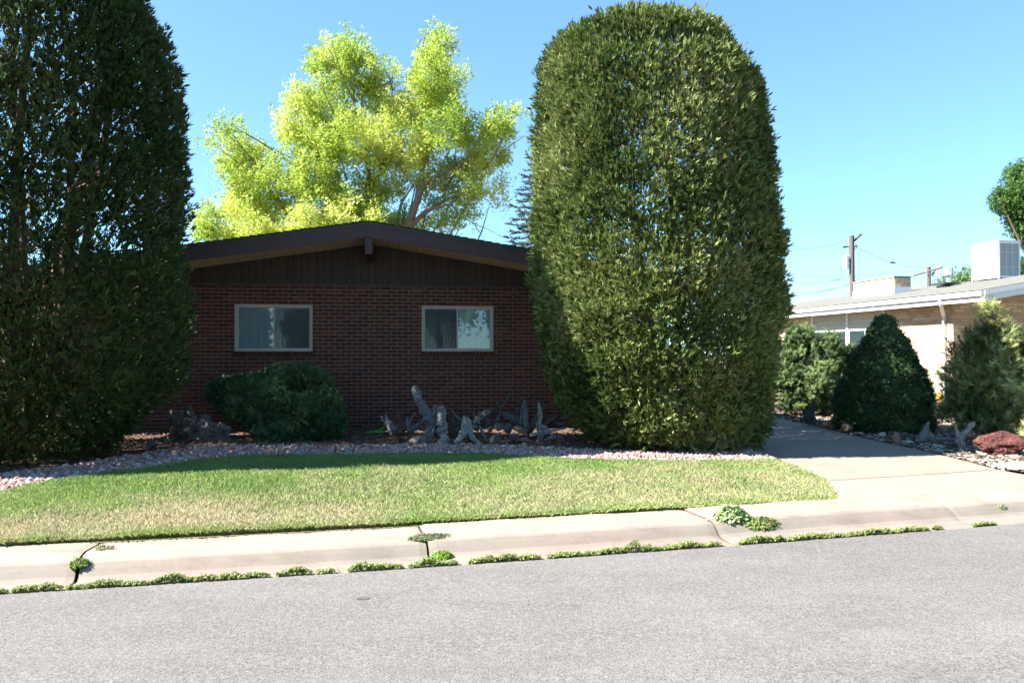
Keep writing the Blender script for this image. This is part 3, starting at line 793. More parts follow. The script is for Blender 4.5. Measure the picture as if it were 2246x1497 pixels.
# downspout with offset elbow
def rect_tube(m, pts, sx, sy):
    v = []
    for (x, y, z) in pts: v += [[x-sx, y-sy, z], [x+sx, y-sy, z], [x+sx, y+sy, z], [x-sx, y+sy, z]]
    f = [[4*i+a, 4*i+(a+1) % 4, 4*i+4+(a+1) % 4, 4*i+4+a] for i in range(len(pts)-1) for a in range(4)]
    m.add(v, f + [[3,2,1,0], [4*len(pts)-4+a for a in range(4)]])
zg = nroof(-NE)-.09; ds_y = .28
m = MB(); rect_tube(m, [(-NE-.06, -.25, zg), (-NE-.06, -.25, zg-.14), (-NE-.02, -.22, zg-.19), (-.12, .22, zg-.42), (-.05, ds_y, zg-.5), (-.05, ds_y, .42), (-.12, ds_y-.05, .28)], .038, .03)
m.build('downspout', M['white'], nh)
m = MB(); add_box(m, -.1, -.004, ds_y-.045, ds_y+.045, zg-.62, zg-.59); add_box(m, -.1, -.004, ds_y-.045, ds_y+.045, 1.2, 1.23); m.build('downspout_strap', M['metal'], nh)
# window bay: lap boards above, posts, two windows with shades
hb = 2.40
m = MB(); add_box(m, .05, .12, 3.0, 7.04, 1.25, 3.03); m.build('bay_backing', M['white'], nh)
k = 0
for (a, b) in GWs:
    for r in range(4):
        z0 = hb+.03+r*.155; z1 = z0+.15
        v = np.array([[.0,a+.05,z0],[.03,a+.05,z0],[.03,b-.05,z0],[.0,b-.05,z0],[.022,a+.05,z1],[.03,a+.05,z1],[.03,b-.05,z1],[.022,b-.05,z1]])
        MB().add(v, BOXF).build('lap_board', mat('lap%d' % k, (.50,.46,.38), .7, noise=[(6,3,(.44,.4,.33),.4,.7,.5)]) if k == 0 else bpy.data.materials['lap0'], nh); k += 1
for y in (3.0, 4.91, 7.04):
    m = MB(); add_box(m, -.035, .049, y-.055, y+.055, 1.2, 3.03); m.build('bay_post', M['white'], nh)
for (a, b) in GWs:
    f = MB(); y0, y1 = a+.06, b-.06
    add_box(f, -.012, .035, y0, y1, hb-.05, hb); add_box(f, -.012, .035, y0, y1, 1.22, 1.28)
    for y in (y0, (y0+y1)/2-.03, y1-.05): add_box(f, -.010, .034, y, y+.05, 1.28, hb-.05)
    wf = f.build('window', M['white'], nh)
    m = MB(); add_box(m, .010, .014, y0+.05, y1-.05, 1.28, hb-.05); m.build('pane', M['glass'], wf)
    m = MB(); add_box(m, .036, .044, y0+.05, y1-.05, 1.28, hb-.05); m.build('shade', M['shade'], wf)
# chimney
chx, chy = 1.88, 5.1
ch = MB(); z0 = nroof(chx)-.2; add_box(ch, chx+.01, chx+.62, chy+.01, chy+2.34, z0, 4.20, (.3,.24,.18)); 
r = 0
for zz in np.arange(nroof(chx)+.32, 4.17, .075):
    o_ = (r % 2)*.1; r += 1
    c = TP[random.randrange(5)]*1.02
    y = chy-.0+o_-.2
    while y < chy+2.35:
        a, b = max(y, chy), min(y+.195, chy+2.35); y += .2
        if b-a > .03: add_box(ch, chx, chx+.05, a, b, zz, zz+.067, TP[random.randrange(5)])
    x = chx+.051-o_
    while x < chx+.63:
        a, b = max(x, chx+.051), min(x+.195, chx+.63); x += .2
        if b-a > .03: add_box(ch, a, b, chy-.004, chy+.05, zz, zz+.067, TP[random.randrange(5)])
chim = ch.build('chimney', M['tanbrick'], nh)
m = MB(); add_box(m, chx-.02, chx+.65, chy-.02, chy+2.37, 4.205, 4.25, (1,1,1)); m.build('cap', M['concrete'], chim)
m = MB(); add_box(m, chx-.012, chx+.642, chy-.014, chy+2.362, nroof(chx)-.1, nroof(chx)+.31); m.build('flashing', mat('chimney_flashing', (.50,.56,.62), .55, noise=[(6,3,(.42,.48,.54),.4,.7,.5)]), chim)
# vent pipe and flat roof vent
vx, vy = 3.25, 4.2
m = MB(); zr = nroof(vx)+.03
tube(m, [(vx,vy,zr-.05),(vx,vy,zr+.40)], .085, 20); tube(m, [(vx,vy,zr+.36),(vx,vy,zr+.385)], .15, 20); tube(m, [(vx,vy,zr+.39),(vx,vy,zr+.62)], .135, 20); m.build('vent_pipe', M['metal'], nh, smooth=False)
m = MB(); zr = nroof(2.7)+.05; add_box(m, 2.55, 2.95, 3.5, 3.9, zr-.05, zr+.05); add_box(m, 2.45, 3.05, 3.4, 4.0, zr+.09, zr+.14); m.build('roof_vent', M['darkmetal'], nh)

# evaporative cooler
cw, cd, chh = .80, 1.10, 1.15
cb = np.array([15.25, 24.9, 3.98])
cooler = empty('evaporative_cooler', 'white boxy evaporative cooler with grey louvred front standing on the shingle roof', 'cooler', tuple(cb), math.radians(13))
m = MB(); add_box(m, 0, cw, .0, cd, 0, .06); add_box(m, 0, cw, 0, cd, chh-.07, chh); add_box(m, -.02, cw+.02, -.02, cd+.02, chh+.001, chh+.02)
for (a, b) in ((0, 0), (cw-.05, 0), (0, cd-.05), (cw-.05, cd-.05)): add_box(m, a, a+.05, b, b+.05, .061, chh-.071)
m.build('cabinet', M['white'], cooler)
m = MB(); add_box(m, .005, .03, .051, cd-.051, .061, chh-.071); m.build('side_panel', M['white'], cooler)
m = MB(); add_box(m, cw-.03, cw-.005, .051, cd-.051, .061, chh-.071); m.build('side_panel', M['white'], cooler)
m = MB(); add_box(m, .051, cw-.051, .02, .04, .061, chh-.071); m.build('front_panel', M['grille'], cooler)
m = MB()
for k in range(1, 3): add_box(m, .05+(cw-.1)*k/3-.004, .05+(cw-.1)*k/3+.004, .004, .0195, .061, chh-.071)
for z in (.06+(chh-.13)*.28, .06+(chh-.13)*.72): add_box(m, .051, cw-.051, .006, .018, z-.005, z+.005)
m.build('grille_bars', M['white'], cooler)
m = MB()
for k in range(26): 
    z = .07+(chh-.15)*k/26; add_box(m, .052, cw-.052, .012, .0205, z, z+.014)
m.build('louvre_slats', M['grille'], cooler, kind='stuff')
m = MB()
for (a, b) in ((.0, .0), (cw-.05, 0), (0, cd-.05), (cw-.05, cd-.05)):
    m = MB(); add_box(m, a, a+.05, b, b+.05, -.30, -.001); m.build('leg', M['metal'], cooler)
m = MB(); add_box(m, .15, cw-.15, .25, cd-.2, -.38, -.01); m.build('duct', M['metal'], cooler)
# ------------------------------------------------------------------ foliage templates (z = growth axis, unit length)
def t_frond(n=5, seed=0, wid=.26, flat=.5):
    """feathery juniper spray"""
    rg = np.random.default_rng(seed); v = []; f = []
    def tri(a, b, c): v.extend([a, b, c]); f.append([len(v)-3, len(v)-2, len(v)-1])
    tri([-.06,0,.0], [.06,0,0], [0,0,1.0])
    for k in range(n):
        z = .12 + .75*k/n; s = 1 if k % 2 else -1; a = rg.uniform(-flat, flat)
        L = wid*(1.15-z*.75); d = np.array([s*math.cos(a), math.sin(a), 0])
        p = np.array([0, 0, z]); e = p + d*L + np.array([0, 0, L*1.1]); q = np.array([0,0,.12])
        tri(p-q*.9, p+q*1.1+d*.03, e)
        e2 = p - d*L*.8 + np.array([0, 0, L*.9]) + np.array([0, s*.08, 0]); tri(p-q*.8+[0,0,.06], p+q*1.0+[0,0,.06], e2)
    return np.array(v, float), np.array(f)
def t_tuft(n=9, seed=0, w=.10, spread=.6):
    """bristling juniper tuft: narrow pointed sprays fanning out of one base"""
    rg = np.random.default_rng(seed); v = []; f = []
    for k in range(n):
        a = k*2.4+rg.uniform(-.4,.4); s_ = spread*rg.uniform(.2, 1.1); d = norm(np.array([[math.cos(a)*s_, math.sin(a)*s_, 1]]))[0]
        L = rg.uniform(.6, 1.0); z = rg.uniform(0, .35); s = norm(np.cross(d, rg.normal(0, 1, 3))[None])[0]
        b = np.array([0, 0, z]); v += [b-s*w*.5, b+d*L*.45+s*w*1.1, b+d*L]; f.append([len(v)-3, len(v)-2, len(v)-1])
        v += [b+s*w*.5, b+d*L, b+d*L*.45-s*w*1.1]; f.append([len(v)-3, len(v)-2, len(v)-1])
    return np.array(v, float), np.array(f)
def t_brush(n=16, seed=0, nl=.35, w=.022, up=.9):
    """pine or spruce shoot: needles radiating from a stem"""
    rg = np.random.default_rng(seed); v = []; f = []
    for k in range(n):
        z = rg.uniform(.05, 1.0); a = rg.uniform(0, 6.28); d = np.array([math.cos(a), math.sin(a), 0]); s = np.array([-d[1], d[0], 0])
        b = np.array([0, 0, z]); e = b + d*nl + np.array([0, 0, nl*up*rg.uniform(.6, 1.2)])
        v += [b-s*w, b+s*w, e]; f.append([len(v)-3, len(v)-2, len(v)-1])
    return np.array(v, float), np.array(f)
def t_leaves(n=9, seed=0, ls=.42, spread=.55, droop=0):
    """leafy shoot: lobed leaves of three triangles each"""
    rg = np.random.default_rng(seed); v = []; f = []
    for k in range(n):
        z = rg.uniform(.1, 1.0); a = k*2.4 + rg.uniform(-.5,.5); out = rg.uniform(.15, 1)*spread*(1.2-z*.6)
        c = np.array([math.cos(a)*out, math.sin(a)*out, z]); d = norm(np.array([[math.cos(a), math.sin(a), rg.uniform(-.2-droop, .9)]]))[0]
        s = norm(np.cross(d, rg.normal(0, 1, 3))[None])[0]; L = ls*rg.uniform(.7, 1.15)
        up = np.cross(s, d)*.12*L
        v += [c, c+d*L*.45+s*L*.42+up, c+d*L*.5, c+d*L*.45-s*L*.42+up, c+d*L, c+d*L*.62+s*L*.16, c+d*L*.62-s*L*.16]
        o = len(v)-7; f += [[o,o+1,o+2],[o,o+2,o+3],[o+5,o+4,o+6]]
    return np.array(v, float), np.array(f)

def crown(name, parent, pos, direc, templates, length, cols, material, colnoise=1.5, rg=RNG, var=.18, **t):
    """many shoots baked into one crown mesh; cols = palette blended by noise"""
    m = MB(); N = len(pos); which = rg.integers(0, len(templates), N); cols = np.array(cols)
    u = np.clip(.5 + .55*vnoise(pos, 21, colnoise) + rg.normal(0, .22, N), 0, .999)*(len(cols)-1)
    k = u.astype(int); fr = (u-k)[:, None]; col = cols[k]*(1-fr) + cols[np.minimum(k+1, len(cols)-1)]*fr
    col = col*rg.uniform(1-var, 1+var, (N, 1))
    L = length if np.ndim(length) else np.full(N, length)
    L = L*rg.uniform(.7, 1.25, N)
    for q, (tv, tf) in enumerate(templates):
        s = which == q; inst(m, tv, tf, pos[s], direc[s], L[s], col[s], rg=rg)
    return m.build(name, material, parent, **t)

def columnar(obj, cx, cy, zs, cxo, rad, z_lo, N, holes, seed, nclump, frond_len, tri_n=4, branches=26, lit=None):
    """clipped juniper column: foliage shell over bare inner branches"""
    rg = np.random.default_rng(seed)
    def R(z): return np.interp(z, zs, rad)
    def CX(z): return np.interp(z, zs, cxo)
    # clump centres over the shell, area weighted
    zmax = zs[-1]; zc = rg.uniform(z_lo, zmax, nclump*8)
    acc = rg.random(len(zc)) < (R(zc)/max(rad) + .25*(np.abs(np.gradient(R(zc))) > 0))
    zc = zc[acc][:nclump]; a = rg.uniform(0, 2*np.pi, len(zc))
    back = (np.sin(a) > .12) & (rg.random(len(zc)) < .55); zc = zc[~back]; a = a[~back]      # the side against the house grows thinner
    # the dome: add extra clumps on top
    def surf(a, z, off): r = np.maximum(R(z)+off, .02); return np.stack([cx+CX(z)+np.cos(a)*r, cy+np.sin(a)*r, z], -1)
    S3 = np.stack([np.cos(a)*R(zc), np.sin(a)*R(zc), zc], -1); bump = .07*vnoise(S3, seed, 1.9)+.10*vnoise(S3, seed+1, 4.2)
    C = surf(a, zc, bump + rg.normal(0, .045, len(zc)) - .07)
    ht = holes(C, rg); C = C[ht]; a = a[ht]; zc = zc[ht]
    per = N // max(1, len(C)); pos = []; dr = []; nv = []
    Cn = np.repeat(C, per, 0); an = np.repeat(a, per); zn = np.repeat(zc, per)
    slope = (R(zn+.1)-R(zn-.1))/.2
    nrm = norm(np.stack([np.cos(an), np.sin(an), -slope], -1))
    off = rg.normal(0, 1, Cn.shape); off = off - nrm*np.sum(off*nrm, -1, keepdims=True)
    depth = np.where(rg.random(len(Cn)) < .10, rg.uniform(-4.5, -.5, len(Cn)), rg.uniform(-1, .45, len(Cn)))[:, None]
    P_ = Cn + off*np.array([.072, .072, .095]) + nrm*depth*.12
    D = nrm*rg.uniform(.2, 1.1, (len(Cn), 1)) + np.array([0, 0, .75]) + rg.normal(0, .38, Cn.shape)
    keep = P_[:, 2] > .22
    P_, D = P_[keep], D[keep]
    T = [t_tuft(tri_n, s) for s in range(4)]
    crown('foliage', obj, P_ - np.array(obj.location), D, T, frond_len, [[.048,.078,.020],[.105,.152,.038],[.175,.222,.062],[.25,.29,.108]] if cx > 0 else [[.024,.046,.012],[.038,.068,.015],[.058,.092,.024],[.075,.10,.034]], M['leaf'], 1.2, rg)  # sun and shade put into the colour: right juniper's palette brighter, left one's darker
    # brown dead tips
    k = rg.integers(0, len(P_), len(P_)//45)
    crown('dead_twigs', obj, P_[k]*1.0 - np.array(obj.location) + rg.normal(0, .02, (len(k), 3)), D[k], [t_frond(3, 9, .2)], frond_len, [[.16,.09,.05],[.24,.15,.09]], M['leaf'], 3, rg)
    # inner branches
    m = MB(); o = np.array(obj.location)
    nb = 9
    for q in range(nb):
        a0 = q/nb*6.28 + rg.uniform(-.3, .3); pts = []
        for u in np.linspace(0, 1, 7):
            z = .1 + (zmax-.6)*u*rg.uniform(.93, 1.0); r = R(z)*(.15+.45*min(1, u*1.6))*rg.uniform(.85, 1.1)
            pts.append([cx+CX(z)*min(1, u*2)+math.cos(a0+u*.5)*r-o[0], cy+math.sin(a0+u*.5)*r-o[1], z-o[2], .075*(1-u)+.012])
        sp = smooth_path(pts, 3); tube(m, sp[:, :3], sp[:, 3], 7, (.9,.8,.7), rough=.08, seed=q)
    m.build('trunk', M['bark'], obj)
    m = MB()
    for q in range(branches*6):
        z = rg.uniform(.5, zmax-.5); a0 = rg.uniform(0, 6.28); r0 = R(z)*.35; r1 = R(z)*rg.uniform(.85, .98)
        p0 = np.array([cx+CX(z)+math.cos(a0)*r0, cy+math.sin(a0)*r0, z]); p1 = np.array([cx+CX(z)+math.cos(a0+.2)*r1, cy+math.sin(a0+.2)*r1, z+rg.uniform(.2, .8)])
        mid = (p0+p1)/2 + rg.normal(0, .07, 3)
        tube(m, np.array([p0, mid, p1])-o, [.022, .014, .006], 5, (1.3,1.2,1.1), cap=False)
    # bare grey twigs breaking through the surface
    for q in range(branches*4):
        z = rg.uniform(.7, zmax-.4); a0 = rg.uniform(0, 6.28); r0 = R(z)*.92
        p0 = np.array([cx+CX(z)+math.cos(a0)*r0, cy+math.sin(a0)*r0, z]); d = np.array([math.cos(a0)*.3+rg.normal(0,.5), math.sin(a0)*.3+rg.normal(0,.3), rg.uniform(-.3, 1)])
        L = rg.uniform(.12, .38); tube(m, np.array([p0, p0+d*L*.5+rg.normal(0,.02,3), p0+d*L])-o, [.010, .007, .003], 4, (2.2,2.1,2.0), cap=False)
    m.build('branches', M['bark'], obj, kind='stuff')

# ---- right hand juniper
JX, JY = 2.22, 12.3; kx = JY/FPX
def zpx(py, Y): return EYE + (HOR-py)/FPX*Y
LR = [(74,1340,1505),(77,1278,1562),(86,1236,1592),(102,1200,1612),(130,1180,1628),(165,1166,1640),(200,1160,1672),(300,1154,1692),(400,1148,1704),(500,1147,1722),(600,1152,1728),(700,1164,1728),(780,1180,1716),(850,1198,1708),(900,1222,1700),(945,1262,1688),(985,1330,1655),(1003,1400,1600)][::-1]
zs = np.array([zpx(p[0], JY) for p in LR]); rad = np.array([(p[2]-p[1])/2*kx*.965-.11 for p in LR]); cxo = np.array([((p[1]+p[2])/2-1123)*kx - JX for p in LR])
rad[-1] = .25
jr = empty('columnar_juniper', 'tall rounded juniper lit by the sun, between the house and the driveway', 'tree', (JX, JY, .2), group='clipped junipers flanking the house')
def holes_r(C, rg):
    q = vnoise(C*np.array([1, .35, 1]), 5, 1.25) + .5*vnoise(C*np.array([1, .5, 1]), 6, 3.2)
    px = 1123 + C[:, 0]/C[:, 1]*FPX
    zone = np.exp(-((C[:, 0]-2.55)/1.15)**2 - ((C[:, 2]-4.0)/1.7)**2)
    low = np.exp(-((C[:, 0]-1.2)/.4)**2 - ((C[:, 2]-1.6)/.7)**2)
    return q + rg.normal(0, .12, len(C)) < 1.1 - .82*zone - .3*low
columnar(jr, JX, JY, zs, cxo, rad, .3, 90000, holes_r, 3, 10500, .108)

# ---- left hand juniper
KX, KY = -6.52, 10.6; kk = KY/FPX
prof = [(-500,90),(-480,150),(-440,210),(-340,255),(-240,275),(-120,300),(-50,320),(0,334),(50,368),(100,386),(200,404),(300,411),(400,417),(500,417),(600,420),(700,420),(780,418),(830,410),(860,397),(900,360),(950,290),(1000,225),(1040,170)][::-1]  # unseen top above the view is drawn taller and fuller for its shadow
zs2 = np.array([zpx(p[0], KY) for p in prof]); c0 = 1123 + KX/kk
rad2 = np.array([(p[1]-c0)*kk*.955-.15 for p in prof]); rad2[-1] = .3; rad2 = np.maximum(rad2, .25)
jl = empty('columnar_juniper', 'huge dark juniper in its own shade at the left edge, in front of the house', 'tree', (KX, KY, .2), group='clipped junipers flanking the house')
def holes_l(C, rg):
    q = vnoise(C*np.array([1, .35, 1]), 15, 1.4) + .55*vnoise(C*np.array([1, .5, 1]), 16, 3.6)
    zone = np.exp(-((C[:, 0]+6.6)/1.3)**2 - ((C[:, 2]-4.1)/1.9)**2)
    return q + rg.normal(0, .12, len(C)) < 1.1 - .74*zone
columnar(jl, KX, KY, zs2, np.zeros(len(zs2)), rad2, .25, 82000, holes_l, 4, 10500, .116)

# ------------------------------------------------------------------ lobed shrubs
def lobe_points(lobes, N, rg, inner=.25, zmin=.22, thick=.25):
    lobes = np.array(lobes, float); ar = lobes[:, 3]*lobes[:, 5] + lobes[:, 4]*lobes[:, 5] + lobes[:, 3]*lobes[:, 4]
    k = rg.choice(len(lobes), N*2, p=ar/ar.sum()); d = norm(rg.normal(0, 1, (N*2, 3)))
    s = 1 - thick*rg.random(N*2)**1.5
    P_ = lobes[k, :3] + d*lobes[k, 3:6]*s[:, None]; ok = P_[:, 2] > zmin
    for q, l in enumerate(lobes):
        e = np.sum(((P_-l[:3])/l[3:6])**2, -1); ok &= (e > (1-thick)**2*.9) | (k == q)
    nrm = norm(d/lobes[k, 3:6])
    return P_[ok][:N], nrm[ok][:N], k[ok][:N]

rg = np.random.default_rng(31)
# spreading juniper in front of the house
Y0 = 13.05; lob = []
for (px, py, rx, rz_, ry, dy_) in [(655,848,72,42,.50,.1),(700,905,52,52,.42,-.25),(720,935,34,34,.30,-.4),(560,860,80,34,.45,.1),(498,862,38,26,.35,.0),(545,890,56,30,.4,-.05),(620,900,90,60,.55,-.1),(640,945,80,36,.5,-.25),(612,938,46,36,.4,-.1),(690,960,50,20,.3,-.4),(625,822,36,16,.25,.25)]:
    c = at(px, py, Y0+dy_); k = (Y0+dy_)/FPX; lob.append([*c, rx*k*.93, ry, rz_*k*.93])
P_, Nn, _ = lobe_points(lob, 21000, rg)
sh = empty('spreading_juniper', 'low spreading dark green juniper shrub against the brick wall under the left window', 'shrub', tuple(at(620, 975, Y0)))
o = np.array(sh.location)
crown('foliage', sh, P_-o, Nn*.7+np.array([-.25,-.1,.55])+rg.normal(0, .4, P_.shape), [t_frond(4, s, .3) for s in range(3)], .13, [[.028,.06,.026],[.055,.11,.048],[.095,.165,.075]], M['leaf'], 3.2, rg)
m = MB()
for q in range(16):
    a = rg.uniform(0, 6.28); p1 = np.array([math.cos(a)*rg.uniform(.3,.8), math.sin(a)*.35, rg.uniform(.35, .9)])
    tube(m, [[.05*math.cos(a),.05*math.sin(a),0], p1*.5+[0,0,-.03], p1], [.03,.02,.008], 6, (.8,.7,.6))
m.build('stems', M['bark'], sh)

# dwarf conical spruce
cx_ = at(1940, 940, 14.25); CXs, CYs = cx_[0], 14.25
sp_ = empty('dwarf_conical_spruce', 'dense dark green cone shaped dwarf spruce between the two pines', 'shrub', (CXs, CYs, .2)); o = np.array(sp_.location)
zz = np.array([.22,.4,.75,1.0,1.3,1.6,1.85,2.0,2.15,2.26]); rr = np.array([.66,.75,.71,.63,.52,.40,.28,.19,.09,.02])
rg = np.random.default_rng(41); N = 21000
zc = rg.uniform(.22, 2.26, N*2); keep = rg.random(N*2) < np.interp(zc, zz, rr)/.9+.08; zc = zc[keep][:N]; a = rg.uniform(0, 6.28, len(zc))
base = np.stack([np.cos(a), np.sin(a), zc], -1)
bmp = .085*vnoise(np.stack([np.cos(a)*1.2, np.sin(a)*1.2, zc*1.7], -1), 3, 2.3) + .11*np.abs(vnoise(np.stack([np.cos(a)*1.2, np.sin(a)*1.2, zc*1.3], -1), 4, 4.3))
r = np.interp(zc, zz, rr) + bmp - rg.random(len(zc))**2*.12
P_ = np.stack([np.cos(a)*r, np.sin(a)*r, zc-.2], -1); D = np.stack([np.cos(a)*.9, np.sin(a)*.9, np.full(len(a), .55)], -1)+rg.normal(0, .3, P_.shape)
crown('foliage', sp_, P_, D, [t_brush(9, s, .45, .10) for s in range(3)], .075, [[.024,.058,.022],[.045,.095,.034],[.075,.135,.048]], M['leaf'], 2.5, rg)
m = MB(); tube(m, [[0,0,0],[0,0,2.0]], [.06,.02], 8, (.8,.7,.6)); m.build('trunk', M['bark'], sp_)

# pines built shoot by shoot
def pine(name, label, base, lobes, nshoot, shoot_len, cols, seed, nl=.30, needles=26, wd=.016, updir=.9, group=None, limbs=14, thick=.55):
    rg = np.random.default_rng(seed); ob = empty(name, label, 'shrub', tuple(base), group=group); o = np.array(base)
    P_, Nn, k = lobe_points(lobes, nshoot, rg, thick=thick, zmin=.3)
    D = Nn*.75 + np.array([0, 0, updir]) + rg.normal(0, .28, P_.shape)
    # a main shoot with three or four side shoots
    P2 = np.concatenate([P_] + [P_ + rg.normal(0, .045, P_.shape) for _ in range(3)]); D2 = np.concatenate([D] + [D + rg.normal(0, .35, D.shape) for _ in range(3)])
    crown('foliage', ob, P2-o, D2, [t_brush(needles, s, nl, wd, .8) for s in range(4)], shoot_len, cols, M['leaf'], 2.2, rg)
    m = MB(); L = np.array(lobes)
    for q in range(limbs):
        l = L[q % len(L)]; e = l[:3] + rg.normal(0, .3, 3)*l[3:6] - o; s0 = np.array([rg.normal(0,.04), rg.normal(0,.04), .03*q])
        mid = s0*.5+e*.5+np.array([0,0,-.12])+rg.normal(0,.04,3)
        tube(m, [s0, mid, e], [.04,.028,.010], 7, (1.1,1,.9), rough=.06, seed=q)
    m.build('branches', M['bark'], ob, kind='stuff')
    return ob
YM = 17.4; lob = []
for (px, py, rx, rz_, ry, dy_) in [(1755,770,34,52,.35,0),(1735,830,44,60,.4,0),(1790,790,34,44,.35,.1),(1815,780,30,50,.35,.0),(1848,790,22,34,.3,.1),(1800,850,55,60,.5,.1),(1770,895,60,30,.5,0),(1800,822,30,34,.3,-.35),(1830,880,40,40,.4,0),(1770,740,18,26,.2,0),(1745,742,14,22,.2,0),(1708,800,26,60,.4,.2),(1797,845,24,30,.25,-.5)]:
    c = at(px, py, YM+dy_); k = (YM+dy_)/FPX; lob.append([*c, rx*k*.9, ry, rz_*k*.9])
pine('mugo_pine', 'bushy bright green mugo pine left of the dark cone, lit on its upper shoots', at(1775, 925, YM), lob, 1700, .14, [[.06,.105,.035],[.11,.17,.06],[.19,.25,.10]], 51, nl=.40, needles=26, wd=.045)
YP = 12.5; lob = []
for (px, py, rx, rz_, ry, dy_) in [(2172,690,14,36,.14,0),(2190,745,34,34,.28,0),(2150,760,30,44,.3,.1),(2120,800,34,50,.35,.2),(2180,810,50,48,.4,-.1),(2240,790,40,56,.35,0),(2140,850,48,44,.45,.1),(2210,860,54,44,.45,-.2),(2110,880,40,36,.4,.2),(2130,915,60,34,.5,.1),(2190,910,56,32,.5,-.1),(2260,860,50,80,.45,-.1),(2235,920,36,36,.35,-.5),(2250,950,26,26,.3,-.8),(2092,830,18,30,.2,.3),(2290,800,50,70,.4,0)]:
    c = at(px, py, YP+dy_); k = (YP+dy_)/FPX; lob.append([*c, rx*k*.88, ry, rz_*k*.88])
pine('pinyon_pine', 'airy yellow green pine with upright shoots at the right edge behind the red lava rock', at(2175, 945, YP), lob, 1350, .15, [[.08,.115,.04],[.16,.20,.065],[.27,.30,.11],[.37,.39,.17]], 52, nl=.42, needles=24, wd=.034, limbs=26, thick=.75)

# ------------------------------------------------------------------ silver maple behind the house
rg = np.random.default_rng(61); YT = 26.0; kt = YT/FPX
mp = empty('maple_tree', 'tall yellow green maple rising behind the roof ridge', 'tree', tuple([*at(862, 700, YT)[:2], .2])); o = np.array(mp.location)
lob = []; LPX = [(768,118,34,42),(716,150,34,54),(780,175,60,66),(835,150,34,44),(690,215,54,50),(800,240,100,70),(655,200,26,34),(945,112,36,56),(950,175,58,60),(905,150,26,40),(965,215,58,56),(900,240,66,60),(700,300,84,62),(640,268,36,40),(790,320,100,62),(890,320,84,56),(975,290,66,56),(1040,300,56,36),(1095,280,40,28),(1125,252,20,24),(1070,335,56,34),(1110,322,32,26),(1015,360,60,40),(505,300,34,32),(488,275,16,18),(540,335,40,34),(500,345,26,30),(560,380,56,40),(510,400,40,34),(620,370,66,52),(600,440,80,50),(530,450,60,36),(490,490,56,30),(560,505,90,34),(690,400,70,60),(760,430,80,56),(680,480,80,44),(770,500,70,34),(850,400,66,44),(845,470,66,38),(930,380,56,32),(1000,410,60,30),(1055,400,46,26),(1090,430,26,16),(970,480,56,22),(1030,465,44,24),(905,500,40,20),(1060,360,40,30),(950,440,40,24),(711,112,10,26),(732,104,9,24),(776,98,10,30),(826,122,11,24),(862,158,9,20),(944,72,11,26),(974,84,9,24),(906,130,8,18),(644,186,9,18),(634,216,8,12),(618,252,12,16),(480,278,9,20),(541,298,8,16),(1134,244,10,18),(1146,300,12,9),(684,138,9,24),(697,118,8,20),(1006,186,9,20),(1012,150,8,14),(470,310,16,10),(462,490,18,12),(450,510,18,10),(604,330,14,18)]
for (px, py, rx, rz_) in LPX:
    c = at(px, py, YT + rg.uniform(-1.2, 1.2)); lob.append([*c, rx*kt*.78, min(1.6, rx*kt*1.2), rz_*kt*.76])
sparse = np.array([.62 if (p[0] > 900 and p[1] > 370) else (.85 if p[0] > 860 and p[1] > 300 else 1) for p in LPX])
P_, Nn, k = lobe_points(lob, 720, rg, thick=.55, zmin=1)          # centres of the upright plumes
NPL = 30; k = np.repeat(k, NPL); tall = np.repeat(rg.uniform(.7, 1.35, len(P_)), NPL)[:, None]
u_ = rg.random((len(k), 1)); rr_ = rg.normal(0, 1, (len(k), 3))*np.array([.135, .135, .05])*(1.25-u_)
P_ = np.repeat(P_, NPL, 0) + rr_ + np.repeat(Nn, NPL, 0)*(u_-.6)*.42*tall + np.array([0, 0, 1.0])*(u_-.8)*.62*tall
Nn = norm(np.repeat(Nn, NPL, 0)*.6 + norm(rr_)*.6)
keep = rg.random(len(P_)) < sparse[k]
gap_ = .8*vnoise(P_, 33, 1.1) + .75*vnoise(P_, 34, 2.6) + rg.normal(0, .15, len(P_)); keep &= gap_ < .62
P_, Nn = P_[keep], Nn[keep]
D = Nn*.65 + np.array([0, 0, .55]) + rg.normal(0, .3, P_.shape)
ylw = [[.22,.33,.04],[.34,.44,.06],[.48,.54,.10],[.62,.64,.18]]
D[:, 2] += .35
m_ = crown('foliage', mp, P_-o, D, [(q_[0]*np.array([1,1,1.75]), q_[1]) for q_ in [t_leaves(7, s, .42, .42) for s in range(4)]], .22, ylw, M['maple'], .55, rg, var=.15)
m = MB()
def limb(pts, c=(1.6,1.45,1.3), n=8):
    q = [[*(at(px, py, YT+dy_)-o), r] for (px, py, dy_, r) in pts]; s = smooth_path(q, 4); tube(m, s[:, :3], s[:, 3], n, c, rough=.05, seed=int(pts[0][0]))
limb([(862,775,0,.34),(868,640,0,.30),(872,560,0,.27)])
m.build('trunk', M['bark'], mp); m = MB()
limb([(872,580,0,.2),(895,500,-.1,.14),(915,440,-.2,.11),(935,400,-.3,.085),(985,376,-.3,.05),(1030,380,-.3,.025)])
limb([(915,445,-.2,.12),(925,380,-.2,.09),(940,330,-.1,.06),(950,250,0,.04),(945,150,0,.02)])
limb([(870,580,0,.2),(845,520,.1,.16),(825,480,.1,.13),(818,420,.1,.10),(830,380,0,.08),(845,340,0,.05),(860,260,0,.03)])
limb([(825,470,.1,.10),(808,420,.3,.07),(806,380,.3,.05)])
limb([(818,430,.1,.09),(800,330,.3,.06),(780,240,.2,.04),(768,140,.1,.02)])
limb([(905,490,0,.09),(930,470,0,.07),(975,440,.2,.05),(1020,430,.3,.03),(1060,440,.3,.015)])
limb([(900,500,0,.08),(930,465,-.5,.06),(960,455,-.5,.045),(990,450,-.6,.03),(1010,480,-.6,.015)])
